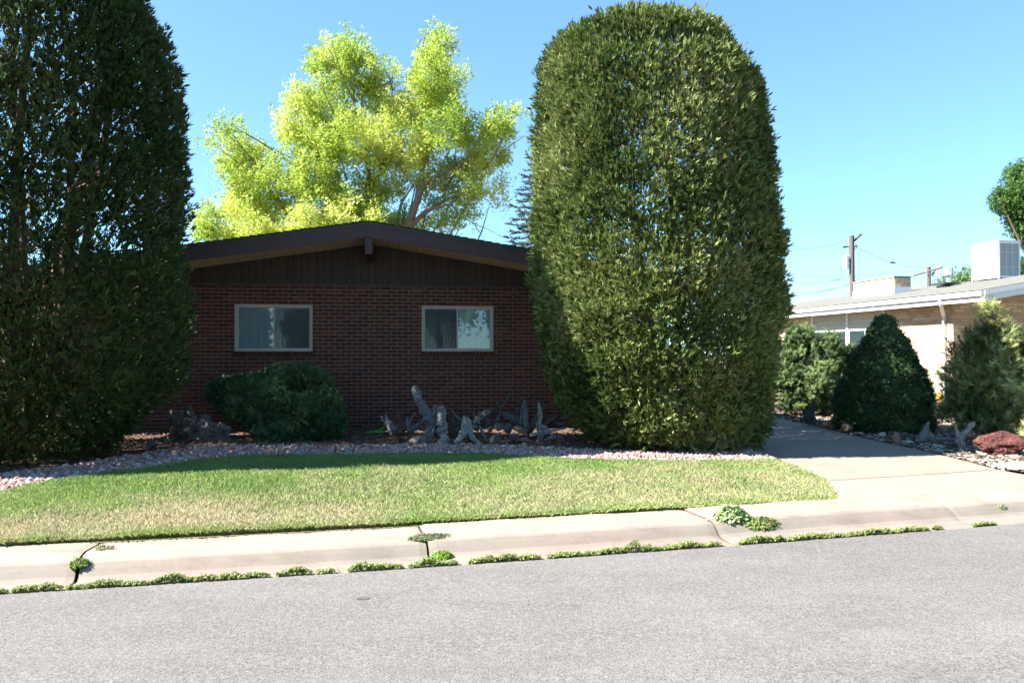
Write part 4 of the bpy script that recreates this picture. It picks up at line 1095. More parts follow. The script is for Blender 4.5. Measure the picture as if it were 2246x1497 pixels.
limb([(850,530,0,.14),(760,450,.3,.09),(700,360,.4,.06),(690,240,.3,.03),(720,150,.3,.015)])
limb([(840,540,0,.14),(700,500,.3,.10),(610,440,.4,.07),(560,360,.3,.04),(505,290,.2,.02)])
limb([(700,500,.3,.07),(600,500,.2,.05),(520,480,.1,.03)])
limb([(1060,372,-.3,.03),(1090,330,-.2,.02),(1130,250,-.1,.01)]); limb([(985,376,-.3,.05),(1040,350,-.2,.035),(1100,310,-.2,.015)])
limb([(1010,475,-.2,.012),(1040,490,-.2,.010),(1075,505,-.2,.008),(1100,520,-.2,.005)],(2,1.9,1.8),4); limb([(1040,490,-.2,.010),(1060,520,-.2,.007),(1080,545,-.2,.004)],(2,1.9,1.8),4)
L = np.array(lob)
for q in range(90):
    l = L[q % len(L)]; e = l[:3]+rg.normal(0,.45,3)*l[3:6]; s0 = np.array([o[0]+rg.uniform(-.8,.9), YT+rg.uniform(-.3,.3), max(4.3, l[2]-rg.uniform(.8,2.2))]); s0[0] = s0[0]*.35+l[0]*.65
    mid = (s0+e)/2+rg.normal(0,.1,3); tube(m, np.array([s0, mid, e])-o, [.035,.022,.008], 5, (1.7,1.6,1.45), cap=False)
m.build('limbs', M['bark'], mp)

# ------------------------------------------------------------------ conifers and other trees behind
def spruce(name, label, X, Y, H, R0, seed, cols, N=6000):
    rg = np.random.default_rng(seed); ob = empty(name, label, 'tree', (X, Y, .2)); pos = []; dr = []
    m = MB(); tube(m, [[0,0,0],[0,0,H*.95]], [.16,.02], 8, (1,.9,.8)); m.build('trunk', M['bark'], ob)
    bm = MB(); nb = 150
    for q in range(nb):
        u = (q/nb)**.9; z = .5 + (H-.6)*u; L = R0*(1-u)**.85*rg.uniform(.75, 1.1)+.1; a = q*2.399
        d = np.array([math.cos(a), math.sin(a), 0]); n = max(3, int(L*34*N/7500))
        t = rg.random(n)**.7; side = np.array([-d[1], d[0], 0])
        p = d*(t*L)[:, None] + np.array([0,0,1])*(z + .22*L*t*t - .28*L*t)[:, None] + side*(rg.normal(0, .13, n)*(1.1-t)*L)[:, None]
        pos.append(p); dr.append(np.tile(d, (n, 1))+side*rg.normal(0, .7, (n, 1))+np.array([0,0,.25])+rg.normal(0,.2,(n,3)))
        tube(bm, [[0,0,z], d*L*.5+[0,0,z-.09*L], d*L+[0,0,z-.06*L]], [.03,.018,.006], 5, (1,.9,.8), cap=False)
    bm.build('branches', M['bark'], ob)
    crown('foliage', ob, np.concatenate(pos), np.concatenate(dr), [t_brush(16, s, .26, .07, .7) for s in range(3)], .19, cols, M['leaf'], 1.5, rg)
q = at(1182, 560, 22.5)
spruce('spruce_tree', 'dark blue green spruce peeking out between the roof and the sunlit juniper', q[0], 22.5, 7.1, 2.3, 71, [[.02,.04,.035],[.035,.065,.055],[.07,.11,.10]])
def broad(name, label, base, lobes, n, seed, cols, size=.3, group=None, lv=7):
    rg = np.random.default_rng(seed); ob = empty(name, label, 'tree', tuple(base), group=group); o = np.array(base)
    P_, Nn, k = lobe_points(lobes, n, rg, thick=.7, zmin=.8)
    crown('foliage', ob, P_-o, Nn*.7+np.array([0,0,.3])+rg.normal(0,.4,P_.shape), [t_leaves(lv, s, .5, .5, .4) for s in range(3)], size, cols, M['maple'], .8, rg)
    m = MB(); L = np.array(lobes); c = L[:, :3].mean(0)-o
    tube(m, [[0,0,0],[c[0]*.2,c[1]*.2,c[2]*.4],[c[0]*.6,c[1]*.6,c[2]*.75]], [.22,.18,.12], 9, (1,.9,.8)); m.build('trunk', M['bark'], ob)
    m = MB()
    for q in range(3*len(L)):
        l = L[q % len(L)]; e = l[:3]-o+rg.normal(0,.3,3)*l[3:6]; s0 = np.array([c[0]*.5,c[1]*.5,c[2]*.65]); tube(m, [s0,(s0+e)/2+rg.normal(0,.15,3),e],[.07,.045,.012],6,(1,.9,.8),cap=False)
    m.build('limbs', M['bark'], ob); return ob
YR = 34.0; kr = YR/FPX; lob = []
for (px, py, rx, rz_) in [(2255,410,60,55),(2215,440,42,34),(2240,380,30,26),(2260,470,56,34),(2200,450,22,20),(2280,520,40,40),(2245,590,24,24),(2330,460,80,90),(2300,600,60,60),(2235,500,22,20)]:
    c = at(px, py, YR); lob.append([*c, rx*kr*.9, rx*kr*.9, rz_*kr*.9])
b = at(2330, 700, YR)
broad('shade_tree', 'dark green leafy tree reaching in at the right edge above the cooler', [b[0], YR, .2], lob, 4800, 81, [[.05,.11,.02],[.08,.17,.03],[.14,.25,.05]], .26)
lob = [[*at(2125, 640, 48), 1.6, 1.6, 1.2], [*at(2160, 650, 48), 2, 1.6, 1.2], [*at(2100, 655, 48), 1.2, 1.2, .8]]
broad('far_tree', 'pale distant treetop just above the grey roof by the vent pipe', [at(2130, 700, 48)[0], 48, .2], lob, 1500, 82, [[.10,.17,.07],[.16,.24,.11]], .5)
# trees across the street, behind the camera: what the windows mirror
for q, (X, Y, H, R_) in enumerate([(-13, -17, 8, 3.4), (-3.3, -24, 4.2, 1.0), (5, -18, 9, 4.0), (-25, -19, 10, 4.5), (15,-22,9,4)]):
    rg = np.random.default_rng(90+q); lob = [[X+rg.normal(0, R_*.4), Y+rg.normal(0, R_*.4), H*rg.uniform(.5, .85), R_*rg.uniform(.4, .6), R_*.5, R_*rg.uniform(.35, .5)] for _ in range(9)]
    broad('street_tree', ['leafy tree across the street, second from the left as seen from the house','small leafy tree across the street','wide leafy tree across the street opposite the driveway','tall leafy tree across the street at the far end','leafy tree across the street beyond the driveway'][q], [X, Y, .1], lob, 750, 90+q, [[.06,.12,.03],[.1,.2,.05]], .6, group='trees across the street')
# ------------------------------------------------------------------ driftwood and rocks
def c6(x, y): return 780 + x/4.32, 820 + y/4.32
def c8(x, y): return 1700 + x/3.94, 660 + y/3.94
GREY = (.18,.18,.183); PALE = (.27,.27,.275); BRN = (.085,.052,.036); DK = (.10,.092,.09); WARM = (.13,.095,.07)
def driftwood(name, label, paths, Y, conv, c=GREY, group=None, cat='driftwood', n=9, seed=1, rough=.10, ridges=.14):
    """paths: lists of (x, y, dY, r) in crop pixels; each becomes a tapered, grained limb of one piece"""
    sc = {c6: 4.32, c8: 3.94}.get(conv, 1.0); k = Y/FPX/sc; allp = []; rg = np.random.default_rng(seed)
    for p in paths:
        q = []
        for (x, y, dY, r) in p:
            px, py = conv(x, y); a = at(px, py, Y+dY); g = float(hz(a[0], a[1]))+.012
            a[2] = max(a[2], g + r*k*.35); q.append([*a, r*k])
        allp.append(np.array(q))
    lo = min(a[:, 2].min() for a in allp); b = allp[0][-1][:3].copy(); b[2] = float(hz(b[0], b[1]))
    m = MB()
    for i_, q in enumerate(allp):
        s = smooth_path(q, 5); s[:, :3] += rg.normal(0, 1, (len(s), 3))*(s[:, 3:4]*.10)
        cc = np.array(c)*rg.uniform(.8, 1.15)
        tube(m, s[:, :3]-b, np.maximum(s[:, 3], .003), n, cc, rough=rough, ridges=ridges, seed=seed*31+i_)
    ob = m.build(name, M['drift'], smooth=False); ob.location = b
    return tag(ob, label, cat, group)
def rock(name, label, px, py, w_, h_, Y, c, seed, group=None, material='stone', dep=None, bumpy=.22, sub=ICO2, yaw=0, flat=0, cat='rock', tilt=0, facets=9):
    k = Y/FPX; v = sub[0].copy(); rg = np.random.default_rng(seed)
    n = vnoise(v, seed, 1.4)*bumpy + vnoise(v, seed+1, 3.2)*bumpy*.45 + vnoise(v, seed+2, 7)*bumpy*.2
    v = v*(1+n[:, None])
    for _ in range(facets):      # knock planar facets off it
        d = norm(rg.normal(0, 1, 3)[None])[0]; h = rg.uniform(.5, .78); ex = np.maximum(v@d-h, 0); v -= ex[:, None]*d*.9
    v = v*np.array([w_*k/2, (dep or w_*k*.8)/2, h_*k/2]); ca, sa = math.cos(tilt), math.sin(tilt)
    v[:, [0, 2]] = np.stack([v[:, 0]*ca-v[:, 2]*sa, v[:, 0]*sa+v[:, 2]*ca], -1)
    a = at(px, py, Y); g = float(hz(a[0], a[1]))+.005; z = max(a[2], g + h_*k*.36)
    m = MB().add(v, sub[1], np.array(c)); ob = m.build(name, M[material], smooth=False); ob.location = (a[0], a[1], z); ob.rotation_euler = (0, 0, yaw)
    return tag(ob, label, cat, group)
def auto_Y(px, py, h): g = gnd(px, py + h*.45); return g[1] + .3*h*g[1]/FPX
DG = 'driftwood pieces heaped in front of the brick wall'
def D(label, paths, Y, c=GREY, seed=1, **k): return driftwood('driftwood', label, paths, Y, c6, c, DG, seed=seed, **k)
D('small grey forked driftwood stick at the left end of the heap beside the green hose', [[(250,405,0,14),(262,440,0,9),(300,470,0,12),(340,540,0,26),(380,600,0,30)],[(285,380,0,7),(300,430,0,16),(345,500,0,32),(400,560,0,36)]], 12.9, seed=2)
D('dark brown upright driftwood prong near the left end of the heap', [[(385,320,0,7),(395,370,0,16),(412,430,0,24),(440,500,0,36),(420,580,0,50)],[(470,480,0,18),(440,540,0,34),(400,610,0,40)],[(350,600,0,16),(420,600,0,36),(490,640,0,16)]], 12.7, BRN, 3)
D('bent grey driftwood branch with a curled tip left of the big leaning log', [[(572,368,0,10),(545,392,0,10),(520,440,0,16),(505,500,0,22),(500,560,0,24)],[(485,400,0,8),(492,470,0,16),(500,540,0,20)]], 12.85, seed=4)
D('thick grey driftwood limb lying slanted below the big leaning log', [[(650,440,0,16),(600,480,0,26),(545,520,0,30),(500,560,0,22)]], 12.8, seed=5)
D('biggest grey split log leaning left against the brick wall', [[(560,128,.15,36),(585,190,.12,40),(625,290,.08,42),(668,370,.04,48),(700,440,0,50),(722,500,0,36)]], 13.0, seed=6, n=12, ridges=.2)
D('upright grey split stump just behind the tallest post', [[(765,288,0,24),(768,360,0,30),(765,450,0,34),(745,530,0,48),(690,600,-.1,60)],[(760,520,0,40),(690,570,-.1,40),(640,600,-.1,24)]], 12.6, seed=7, n=11, ridges=.2)
D('tall pale upright driftwood post in the middle of the heap', [[(812,300,0,26),(815,380,0,36),(820,470,0,42),(825,550,0,36),(822,600,0,26)],[(828,560,0,26),(848,620,-.1,36),(832,690,-.2,42)]], 12.35, PALE, 8, n=12, ridges=.18)
D('curved dark brown driftwood slab right of the upright post', [[(872,368,0,12),(885,430,0,22),(895,510,0,26),(920,570,0,24),(960,600,0,20)],[(905,380,0,6),(900,440,0,16),(910,520,0,22)]], 12.45, BRN, 9)
D('thin grey driftwood twig leaning left behind the pale root', [[(910,335,.1,7),(940,385,.1,13),(975,425,.1,16),(1030,440,.1,14)]], 12.9, seed=10)
D('white gnarled root standing on three splayed legs', [[(1028,395,0,10),(1040,430,0,22),(1050,490,0,36),(1030,560,0,30),(985,620,0,24),(945,660,-.1,20)],[(1065,410,0,9),(1080,450,0,26),(1085,520,0,32),(1110,590,0,26),(1150,640,0,20),(1195,660,-.1,12)],[(1060,470,0,24),(1070,550,0,22),(1120,620,.1,14),(1210,640,.2,8)],[(1040,480,0,20),(1060,560,.1,20),(1060,620,.2,16)]], 12.2, (.34,.34,.345), 11, n=10, ridges=.2)
D('knotty grey root burl behind the white root', [[(1290,355,0,14),(1240,375,0,32),(1180,410,0,46),(1140,470,0,44),(1120,530,0,34)],[(1150,322,.1,5),(1220,325,.1,7),(1310,345,.1,5)],[(1215,400,0,30),(1240,440,0,30),(1270,500,0,22)],[(1160,440,0,36),(1210,470,0,26),(1220,520,0,18)],[(1120,380,0,20),(1150,420,0,30)]], 12.75, DK, 12, rough=.22)
D('short thin grey driftwood stick in front of the burl', [[(1172,488,0,7),(1190,530,0,13),(1215,565,0,18),(1235,610,0,16)]], 12.3, seed=13)
D('dark bare forked branch rising highest above the rocks', [[(1475,120,.1,5),(1465,160,.1,11),(1440,230,.08,13),(1405,290,.05,15),(1372,350,0,18),(1390,420,0,18)],[(1342,258,0,8),(1360,300,0,9),(1385,345,0,12)],[(1440,150,.1,5),(1462,175,.1,8)]], 13.1, DK, 14, n=7)
D('long thin dark twig arching to the right over the upright post', [[(1478,180,.1,5),(1530,225,.1,6),(1600,262,.1,7),(1680,300,.1,7),(1735,325,.1,5),(1780,340,.1,4)]], 13.2, DK, 15, n=5)
D('dark knotty driftwood log lying behind the rocks', [[(1390,370,0,18),(1440,400,0,34),(1500,440,0,32),(1560,480,0,22)],[(1540,400,0,12),(1555,440,0,20),(1565,500,0,18)]], 12.9, DK, 16)
D('upright grey driftwood post with a split top right of the rocks', [[(1603,250,0,14),(1608,320,0,20),(1612,400,0,22),(1618,480,0,24),(1622,560,0,22)],[(1580,280,.05,9),(1578,350,.05,13),(1572,430,.05,14),(1570,480,.05,13)]], 12.8, seed=17)
D('dark leaning driftwood limb behind the white prong', [[(1775,270,.1,7),(1785,320,.1,10),(1735,380,.05,18),(1700,440,0,26),(1660,520,0,30),(1640,570,0,26)]], 12.85, DK, 18)
D('pale upright prong with spreading roots at the right end of the heap', [[(1735,265,0,7),(1742,320,0,17),(1755,390,0,20),(1745,450,0,18),(1735,480,0,14)],[(1712,455,0,12),(1745,520,0,32),(1760,570,0,30),(1745,610,0,20),(1725,645,0,14)],[(1745,530,0,30),(1810,545,0,26),(1870,535,-.05,16),(1930,522,-.1,11),(1992,513,-.1,9)],[(1740,500,0,20),(1780,500,0,22),(1830,540,0,20)],[(1650,580,0,10),(1700,570,0,14),(1750,560,0,18)]], 12.35, (.24,.235,.23), 19, n=9, ridges=.2)
D('dark tangled driftwood against the wall at the far right of the heap', [[(1905,385,0,8),(1880,410,0,16),(1840,440,0,22),(1800,480,0,20)],[(1790,380,0,8),(1840,420,0,14),(1900,440,0,14)]], 13.1, DK, 20)
D('squared brown timber lying behind the pale roots', [[(1825,490,0,26),(1900,484,0,27),(1985,478,0,26)]], 13.2, WARM, 21, n=6, ridges=.05, rough=.03)
D('flat weathered driftwood plank lying at the foot of the heap', [[(490,650,0,20),(560,645,0,32),(640,640,0,36),(720,630,0,30),(775,615,0,12)],[(520,610,.1,12),(600,600,.1,22),(690,590,.1,18)]], 12.25, DK, 22)
D('low curved driftwood root lying right of the pale roots', [[(1790,640,0,12),(1840,610,0,20),(1900,595,0,20),(1960,610,0,14),(1990,640,0,7)]], 12.2, DK, 23)
D('dark driftwood chunk lying under the brown prong', [[(320,640,0,14),(380,610,0,28),(440,620,0,26),(520,600,0,14)]], 12.45, BRN, 24)
for q, (x, y, ln, an, Yq, cc, lab) in enumerate([(590,625,90,-.3,12.5,DK,'thin dark stick lying low under the leaning log'),(690,620,70,.5,12.4,GREY,'short grey root poking out left of the tall post'),(930,470,120,-1.1,12.9,DK,'dark branch leaning behind the curved brown slab'),(1010,500,110,.15,12.95,DK,'dark limb lying level behind the white root'),(1350,420,100,.9,13.0,GREY,'grey stub leaning above the square grey rock'),(1470,395,130,-.35,13.05,GREY,'grey limb sloping down to the right behind the pile of rocks'),(1680,470,110,1.2,12.9,DK,'dark stick standing between the split post and the white prong'),(1870,575,130,.1,12.5,GREY,'weathered stick lying right of the spreading roots'),(450,560,90,1.0,12.75,GREY,'grey stick standing beside the brown prong'),(1090,620,80,-.7,12.3,DK,'dark root lying behind the legs of the white root'),(1240,470,90,.7,12.9,GREY,'grey knob leaning between burl and rocks'),(640,360,120,1.25,13.1,DK,'dark branch standing behind the leaning log'),(1540,350,120,1.35,13.1,DK,'dark spike standing left of the split post')]):
    ca, sa = math.cos(an)*ln/2, -math.sin(an)*ln/2
    D(lab, [[(x-ca, y-sa, 0, 14), (x-ca*.3, y-sa*.3+6, 0, 17), (x+ca*.4, y+sa*.4-5, 0, 14), (x+ca, y+sa, 0, 6)], [(x+ca*.1, y+sa*.1, 0, 9), (x+ca*.5+10, y+sa*.3-26, 0, 4)]], Yq, cc, 500+q)
RG_ = 'rocks piled among the driftwood'
k_ = 1/4.32
def Rk(label, x, y, w_, h_, Y, c, seed, **k): px, py = c6(x, y); c = tuple(np.array(c)*.72); Y = auto_Y(px, py, h_*k_) if seed in (4,5,6,7,8,11) else Y; return rock('rock', label, px, py, w_*k_, h_*k_, Y, c, seed, RG_, **k)
Rk('square grey rock on top of the pile', 1358, 500, 105, 100, 12.6, (.17,.16,.15), 1)
Rk('dark upright rock wedged right of the square grey rock', 1448, 510, 95, 120, 12.6, (.115,.10,.095), 2)
Rk('tan sloping rock below the upright post', 1560, 530, 150, 85, 12.55, (.33,.235,.16), 3, tilt=-.35)
Rk('large lichen covered dark rock at the front left of the pile', 1310, 618, 130, 130, 12.3, (.135,.125,.105), 4, bumpy=.3)
Rk('dark rounded rock in the middle of the pile', 1495, 610, 110, 95, 12.4, (.12,.105,.10), 5)
Rk('pinkish brown rock lying right of the dark rock', 1615, 625, 120, 80, 12.3, (.25,.165,.14), 6, tilt=-.4)
Rk('small pale rock on the ground in front of the pile', 1598, 672, 66, 42, 12.05, (.42,.36,.28), 7)
Rk('flat dark rock under the large lichen covered rock', 1395, 655, 95, 45, 12.15, (.15,.13,.12), 8)
Rk('small brown rock behind the slanted driftwood limb', 640, 520, 110, 60, 12.95, (.22,.145,.09), 9)
Rk('dark rock under the grey split stump', 950, 540, 80, 70, 12.8, (.13,.12,.11), 10)
Rk('small light stone near the low curved root', 1835, 650, 40, 22, 12.1, (.38,.38,.38), 11)
Rk('mossy rock wedged between the burl and the square grey rock', 1270, 520, 80, 60, 12.7, (.12,.12,.10), 12)
# stump at the left
def idn(x, y): return x, y
driftwood('driftwood_stump', 'massive dark driftwood stump with curling roots beside the left juniper', [[(368,905,0,6),(382,912,0,14),(405,930,0,20),(430,950,0,24),(455,962,0,22)],[(413,888,0,3.5),(417,905,0,6.5),(425,925,0,9),(436,945,0,14)],[(452,915,.05,9),(445,928,.05,14),(440,945,0,18)],[(505,942,0,5),(480,938,0,11),(455,945,0,17),(430,958,0,18)],[(500,985,0,3),(498,962,0,8),(480,945,0,12)],[(378,915,0,8),(384,940,0,10),(382,968,0,12)],[(330,975,.1,3),(370,972,.05,10),(420,970,0,16),(480,974,0,13),(505,978,0,5)],[(440,935,-.1,9),(442,960,-.1,14),(435,976,-.1,15)]], 12.35, idn, (.125,.11,.10), seed=41, n=12, rough=.14, ridges=.2, cat='stump')
rock('rock', 'smooth flat grey boulder at the edge of the gravel left of the stump', 332, 979, 36, 20, 11.6, (.12,.125,.13), 55)
rock('rock', 'tan flat stone half buried between the gravel and the stump', 365, 984, 34, 7, 11.7, (.30,.21,.13), 56)

# right hand bed
BG = 'rocks and driftwood edging the driveway bed'
def R8(label, x, y, w_, h_, Y, c, seed, **k): px, py = c8(x, y); c = tuple(np.array(c)*.85); Y = auto_Y(px, py, h_/3.94); return rock('rock', label, px, py, w_/3.94, h_/3.94, Y, c, seed, BG, **k)
R8('tiny rock at the far end of the driveway edge', 120, 1012, 36, 24, 16.4, (.22,.19,.17), 61)
R8('small brown rock at the far end of the driveway edge', 172, 1028, 56, 40, 15.9, (.25,.19,.14), 62)
R8('grey rock right of the far driftwood stump', 380, 1050, 84, 56, 14.8, (.26,.24,.23), 63, tilt=.2)
R8('small orange brown rock perched behind the largest brown boulder', 518, 990, 64, 56, 15.2, (.30,.19,.12), 64)
R8('largest reddish brown boulder beside the driveway left of the cone', 490, 1062, 150, 100, 14.4, (.30,.175,.125), 65)
R8('brown boulder with a dark face at the foot of the cone', 635, 1098, 130, 92, 13.7, (.25,.175,.125), 66)
R8('small pale blue stone below the cone', 765, 1112, 44, 46, 13.5, (.42,.45,.48), 67)
R8('dark flat rock right of the brown boulder', 715, 1120, 60, 34, 13.3, (.08,.08,.08), 68)
R8('stacked grey slate piece below the cone', 872, 1126, 60, 36, 13.2, (.33,.34,.33), 69)
R8('pale lumpy limestone rock in front of the cone', 932, 1152, 90, 48, 12.9, (.50,.45,.35), 70)
R8('upright reddish rock close to the driveway edge', 1048, 1182, 100, 125, 12.5, (.34,.165,.125), 71)
R8('small whitish stone right of the upright reddish rock', 1172, 1216, 54, 40, 12.2, (.48,.44,.38), 72)
R8('dark pointed rock behind the driftwood log', 1165, 1112, 100, 70, 13.3, (.15,.14,.14), 73)
R8('flat pale slate slab left of the driftwood fork', 1402, 1252, 120, 34, 11.9, (.38,.36,.33), 74)
R8('thin grey slate slab near the driveway edge', 1412, 1288, 84, 24, 11.6, (.42,.40,.38), 75)
R8('white flat stone beside the lava rock', 1640, 1300, 80, 26, 11.5, (.60,.56,.50), 76)
R8('tan flat stone by the driveway corner', 1700, 1368, 110, 34, 11.0, (.52,.40,.30), 77)
R8('pink flat stone in front of the lava rock', 1800, 1325, 90, 34, 11.2, (.48,.36,.30), 78)
R8('broken tan stone at the right edge in front of the lava rock', 2080, 1345, 110, 40, 11.1, (.50,.38,.28), 79)
rock('flagstone', 'large white flagstone at the driveway corner', 2212, 1024, 70, 9, gnd(2212,1026)[1], (.50,.46,.41), 80, dep=.5, bumpy=.08)
rock('flagstone', 'wide cream flagstone at the right edge of the picture', 2262, 1024, 90, 10, gnd(2262,1024)[1], (.5,.42,.33), 81, dep=.8, bumpy=.08)
lava = rock('lava_rock', 'big rough dark red lava rock at the right end of the bed', 2192, 977, 84, 44, 11.2, (1,1,1), 82, material='lava', bumpy=.42, facets=0, sub=ICO3, cat='rock', dep=.42)
def W8(label, paths, Y, c, seed, **k): return driftwood('driftwood', label, paths, Y, c8, c, BG, seed=seed, **k)
W8('dark upright driftwood stump in front of the mugo pine', [[(342,845,0,8),(332,890,0,18),(315,950,0,30),(305,1000,0,44),(310,1040,0,52)],[(330,980,0,24),(270,1010,0,26),(215,1030,0,12)]], 15.0, DK, 91)
W8('long grey driftwood log lying behind the upright reddish rock', [[(985,1140,0,14),(1060,1145,0,18),(1140,1158,0,20),(1225,1172,0,18)]], 12.9, GREY, 92)
W8('grey driftwood stump with a pointed top in the middle of the bed', [[(1332,1045,0,8),(1312,1080,0,18),(1300,1130,0,34),(1275,1180,0,42),(1255,1245,0,40)],[(1340,1130,0,16),(1345,1180,0,28),(1360,1240,0,20)],[(1230,1240,0,10),(1290,1190,0,28),(1350,1140,0,12)]], 12.4, (.25,.25,.25), 93, n=11)
W8('pale driftwood branch lying toward the fork', [[(1375,1190,0,12),(1440,1195,0,20),(1500,1192,0,20),(1565,1200,0,13)]], 12.1, GREY, 94)
W8('forked pale driftwood sticking up left of the lava rock', [[(1555,1065,0,11),(1568,1110,0,12),(1585,1160,0,18),(1605,1210,0,34),(1612,1275,0,26)],[(1728,1045,0,8),(1695,1075,0,20),(1665,1115,0,16),(1630,1150,0,20),(1605,1185,0,24)]], 11.7, (.36,.32,.31), 95, n=10)
W8('small brown driftwood chunk at the foot of the pale fork', [[(1520,1240,0,16),(1570,1235,0,22),(1630,1255,0,14)]], 11.8, DK, 96)
# scattered small flat stones in the bed: each its own object sharing one mesh
fm = []
for q in range(5):
    rgq = np.random.default_rng(200+q); v = ICO0[0]*np.array([.075,.05,.016])*(1+rgq.normal(0, .2, (12, 1))); fm.append(MB().add(v, ICO0[1], [(.42,.38,.33),(.5,.47,.43),(.3,.28,.26),(.45,.34,.27),(.22,.2,.19)][q]).mesh('flat_stone', M['stone']))
rg = np.random.default_rng(77); USED = set(); FCOL = ['tan grey','pale grey','dark grey','brown','black']
for q in range(120):
    y = 9.5 + rg.random()**1.5*4.2; x = float(drive_r(y)) + .12 + .75*max(0, 1-(y-9.25)/.9)**2 + rg.random()*2.2
    if x/y > .655: continue
    lk = (q % 5, 0 if y < 10.3 else 1 if y < 11.3 else 2 if y < 12.3 else 3)
    if lk in USED: continue
    USED.add(lk)
    ob = link('flat_stone', fm[q % 5]); ob.location = (x, y, float(hz(x, y))+.03); s = rg.uniform(.7, 1.5); ob.scale = (s, s, s); ob.rotation_euler = (rg.normal(0,.12), rg.normal(0,.12), rg.uniform(0, 6.28))
    tag(ob, 'small %s flat stone among the chips, %s' % (FCOL[q % 5], 'near the street end of the bed' if y < 10.3 else 'beside the lava rock and pale fork' if y < 11.3 else 'in front of the grey stump' if y < 12.3 else 'toward the dark cone'), 'stone', 'small flat stones in the driveway bed')

# ------------------------------------------------------------------ hose, yellow spout, leaves on the kerb
pts = []
base = at(820, 950, 13.35)
for t in np.linspace(0, 1, 60):
    a = t*2*math.pi*2.6; rr_ = .13+.03*math.sin(a*.7); pts.append([base[0]+math.cos(a)*rr_*1.1+.05*t, base[1]+math.sin(a)*rr_*.7, .27+.03*t])
e = at(845, 925, 13.35); e2 = at(848, 921, 13.5)
s = smooth_path([[*pts[-1], .011], [*(at(838, 940, 13.3)), .011], [*e, .011], [*e2, .011]], 6)
m = MB(); tube(m, np.vstack([np.array(pts), s[1:, :3]])-base, .008, 8)
ob = m.build('garden_hose', M['hose'], smooth=True); ob.location = base; tag(ob, 'short coil of bright green garden hose on the mulch left of the driftwood', 'hose')
b = at(2048, 878, 20.3); m = MB(); tube(m, [at(2036, 877, 20.5)-b, at(2048, 873, 20.3)-b, at(2060, 869, 20.1)-b, at(2066, 871, 20.0)-b], [.09,.095,.09,.06], 10); ob = m.build('yellow_spout', M['yellow'], smooth=True); ob.location = b
tag(ob, 'yellow plastic spout near the foot of the neighbouring downspout', 'spout')
def leaf_obj(label, px, py, s, mt, cat='leaf', up=.01):
    g = gnd(px, py); v = np.array([[0,0,0],[.5,.3,.12],[1,.05,.02],[.55,-.3,.1],[.5,0,.02]])*s
    ob = MB().add(v, [[0,4,1],[1,4,2],[2,4,3],[3,4,0]]).build('fallen_leaf', mt); p = np.array(g); 
    z = .118 if across(p[0], p[1]) > .45 else .01
    d = at(px, py, 10)-np.array([0,0,EYE]); kq = (z-EYE)/d[2]; p = d*kq; ob.location = (p[0], p[1], z+up); ob.rotation_euler = (.2, .1, px); return tag(ob, label, cat)
leaf_obj('curled orange leaf on the kerb at the foot of the grass', 893, 1152, .07, M['dryleaf'], up=.02)
leaf_obj('tiny orange leaf at the road edge between the weeds', 1300, 1214, .035, M['dryleaf'])
leaf_obj('small brown leaf on the walk left of the big weed', 1550, 1140, .03, M['mulch'])
leaf_obj('small dark leaf on the middle of the walk', 1428, 1146, .028, M['mulch'])
leaf_obj('tiny brown leaf on the walk far right', 1682, 1114, .02, M['mulch'])
# tar spot on the road
g = at(796, 1311, 5.2); d = g-np.array([0,0,EYE]); p = d*((.008-EYE)/d[2]); a = np.linspace(0, 6.28, 15)[:-1]
yy_ = p[1]; tz = float(np.interp(-across(p[0], p[1]), [0,.6,2,4.6], [.004,.02,.05,.07]))+.004
d = d*((tz-EYE)/d[2]); p = d
MB().add(np.stack([np.cos(a)*.045, np.sin(a)*.03, a*0+.001], -1), [list(range(14))]).build('tar_spot', mat('tar', (.055,.052,.05), .8, noise=[(60,4,(.1,.095,.09),.45,.6,.8)]), kind='structure').location = (p[0], p[1], tz)

# ------------------------------------------------------------------ weeds along the road edge
def t_sprig(n=7, seed=0, lw=.16, ll=.34):
    rg = np.random.default_rng(seed); v = []; f = []
    for k in range(n):
        z = .25+.75*k/(n-1); a = k*2.4; d = np.array([math.cos(a), math.sin(a), .45]); s = np.array([-d[1], d[0], 0]); c = np.array([0, 0, z*.9])
        v += [c, c+d*ll*.55+s*lw, c+d*ll, c+d*ll*.55-s*lw]; o_ = len(v)-4; f += [[o_,o_+1,o_+2],[o_,o_+2,o_+3]]
    v += [[-.02,0,0],[.02,0,0],[0,0,.95]]; f += [[len(v)-3, len(v)-2, len(v)-1]]
    return np.array(v, float), np.array(f)
SPR = [t_sprig(6, s) for s in range(3)]
def zsurf(x, y):
    t = float(across(x, y)); return float(np.interp(t, [0, .02, .26, .31, .40, .52, .93], [.0, .004, -.004, .014, .083, .104, .113]))
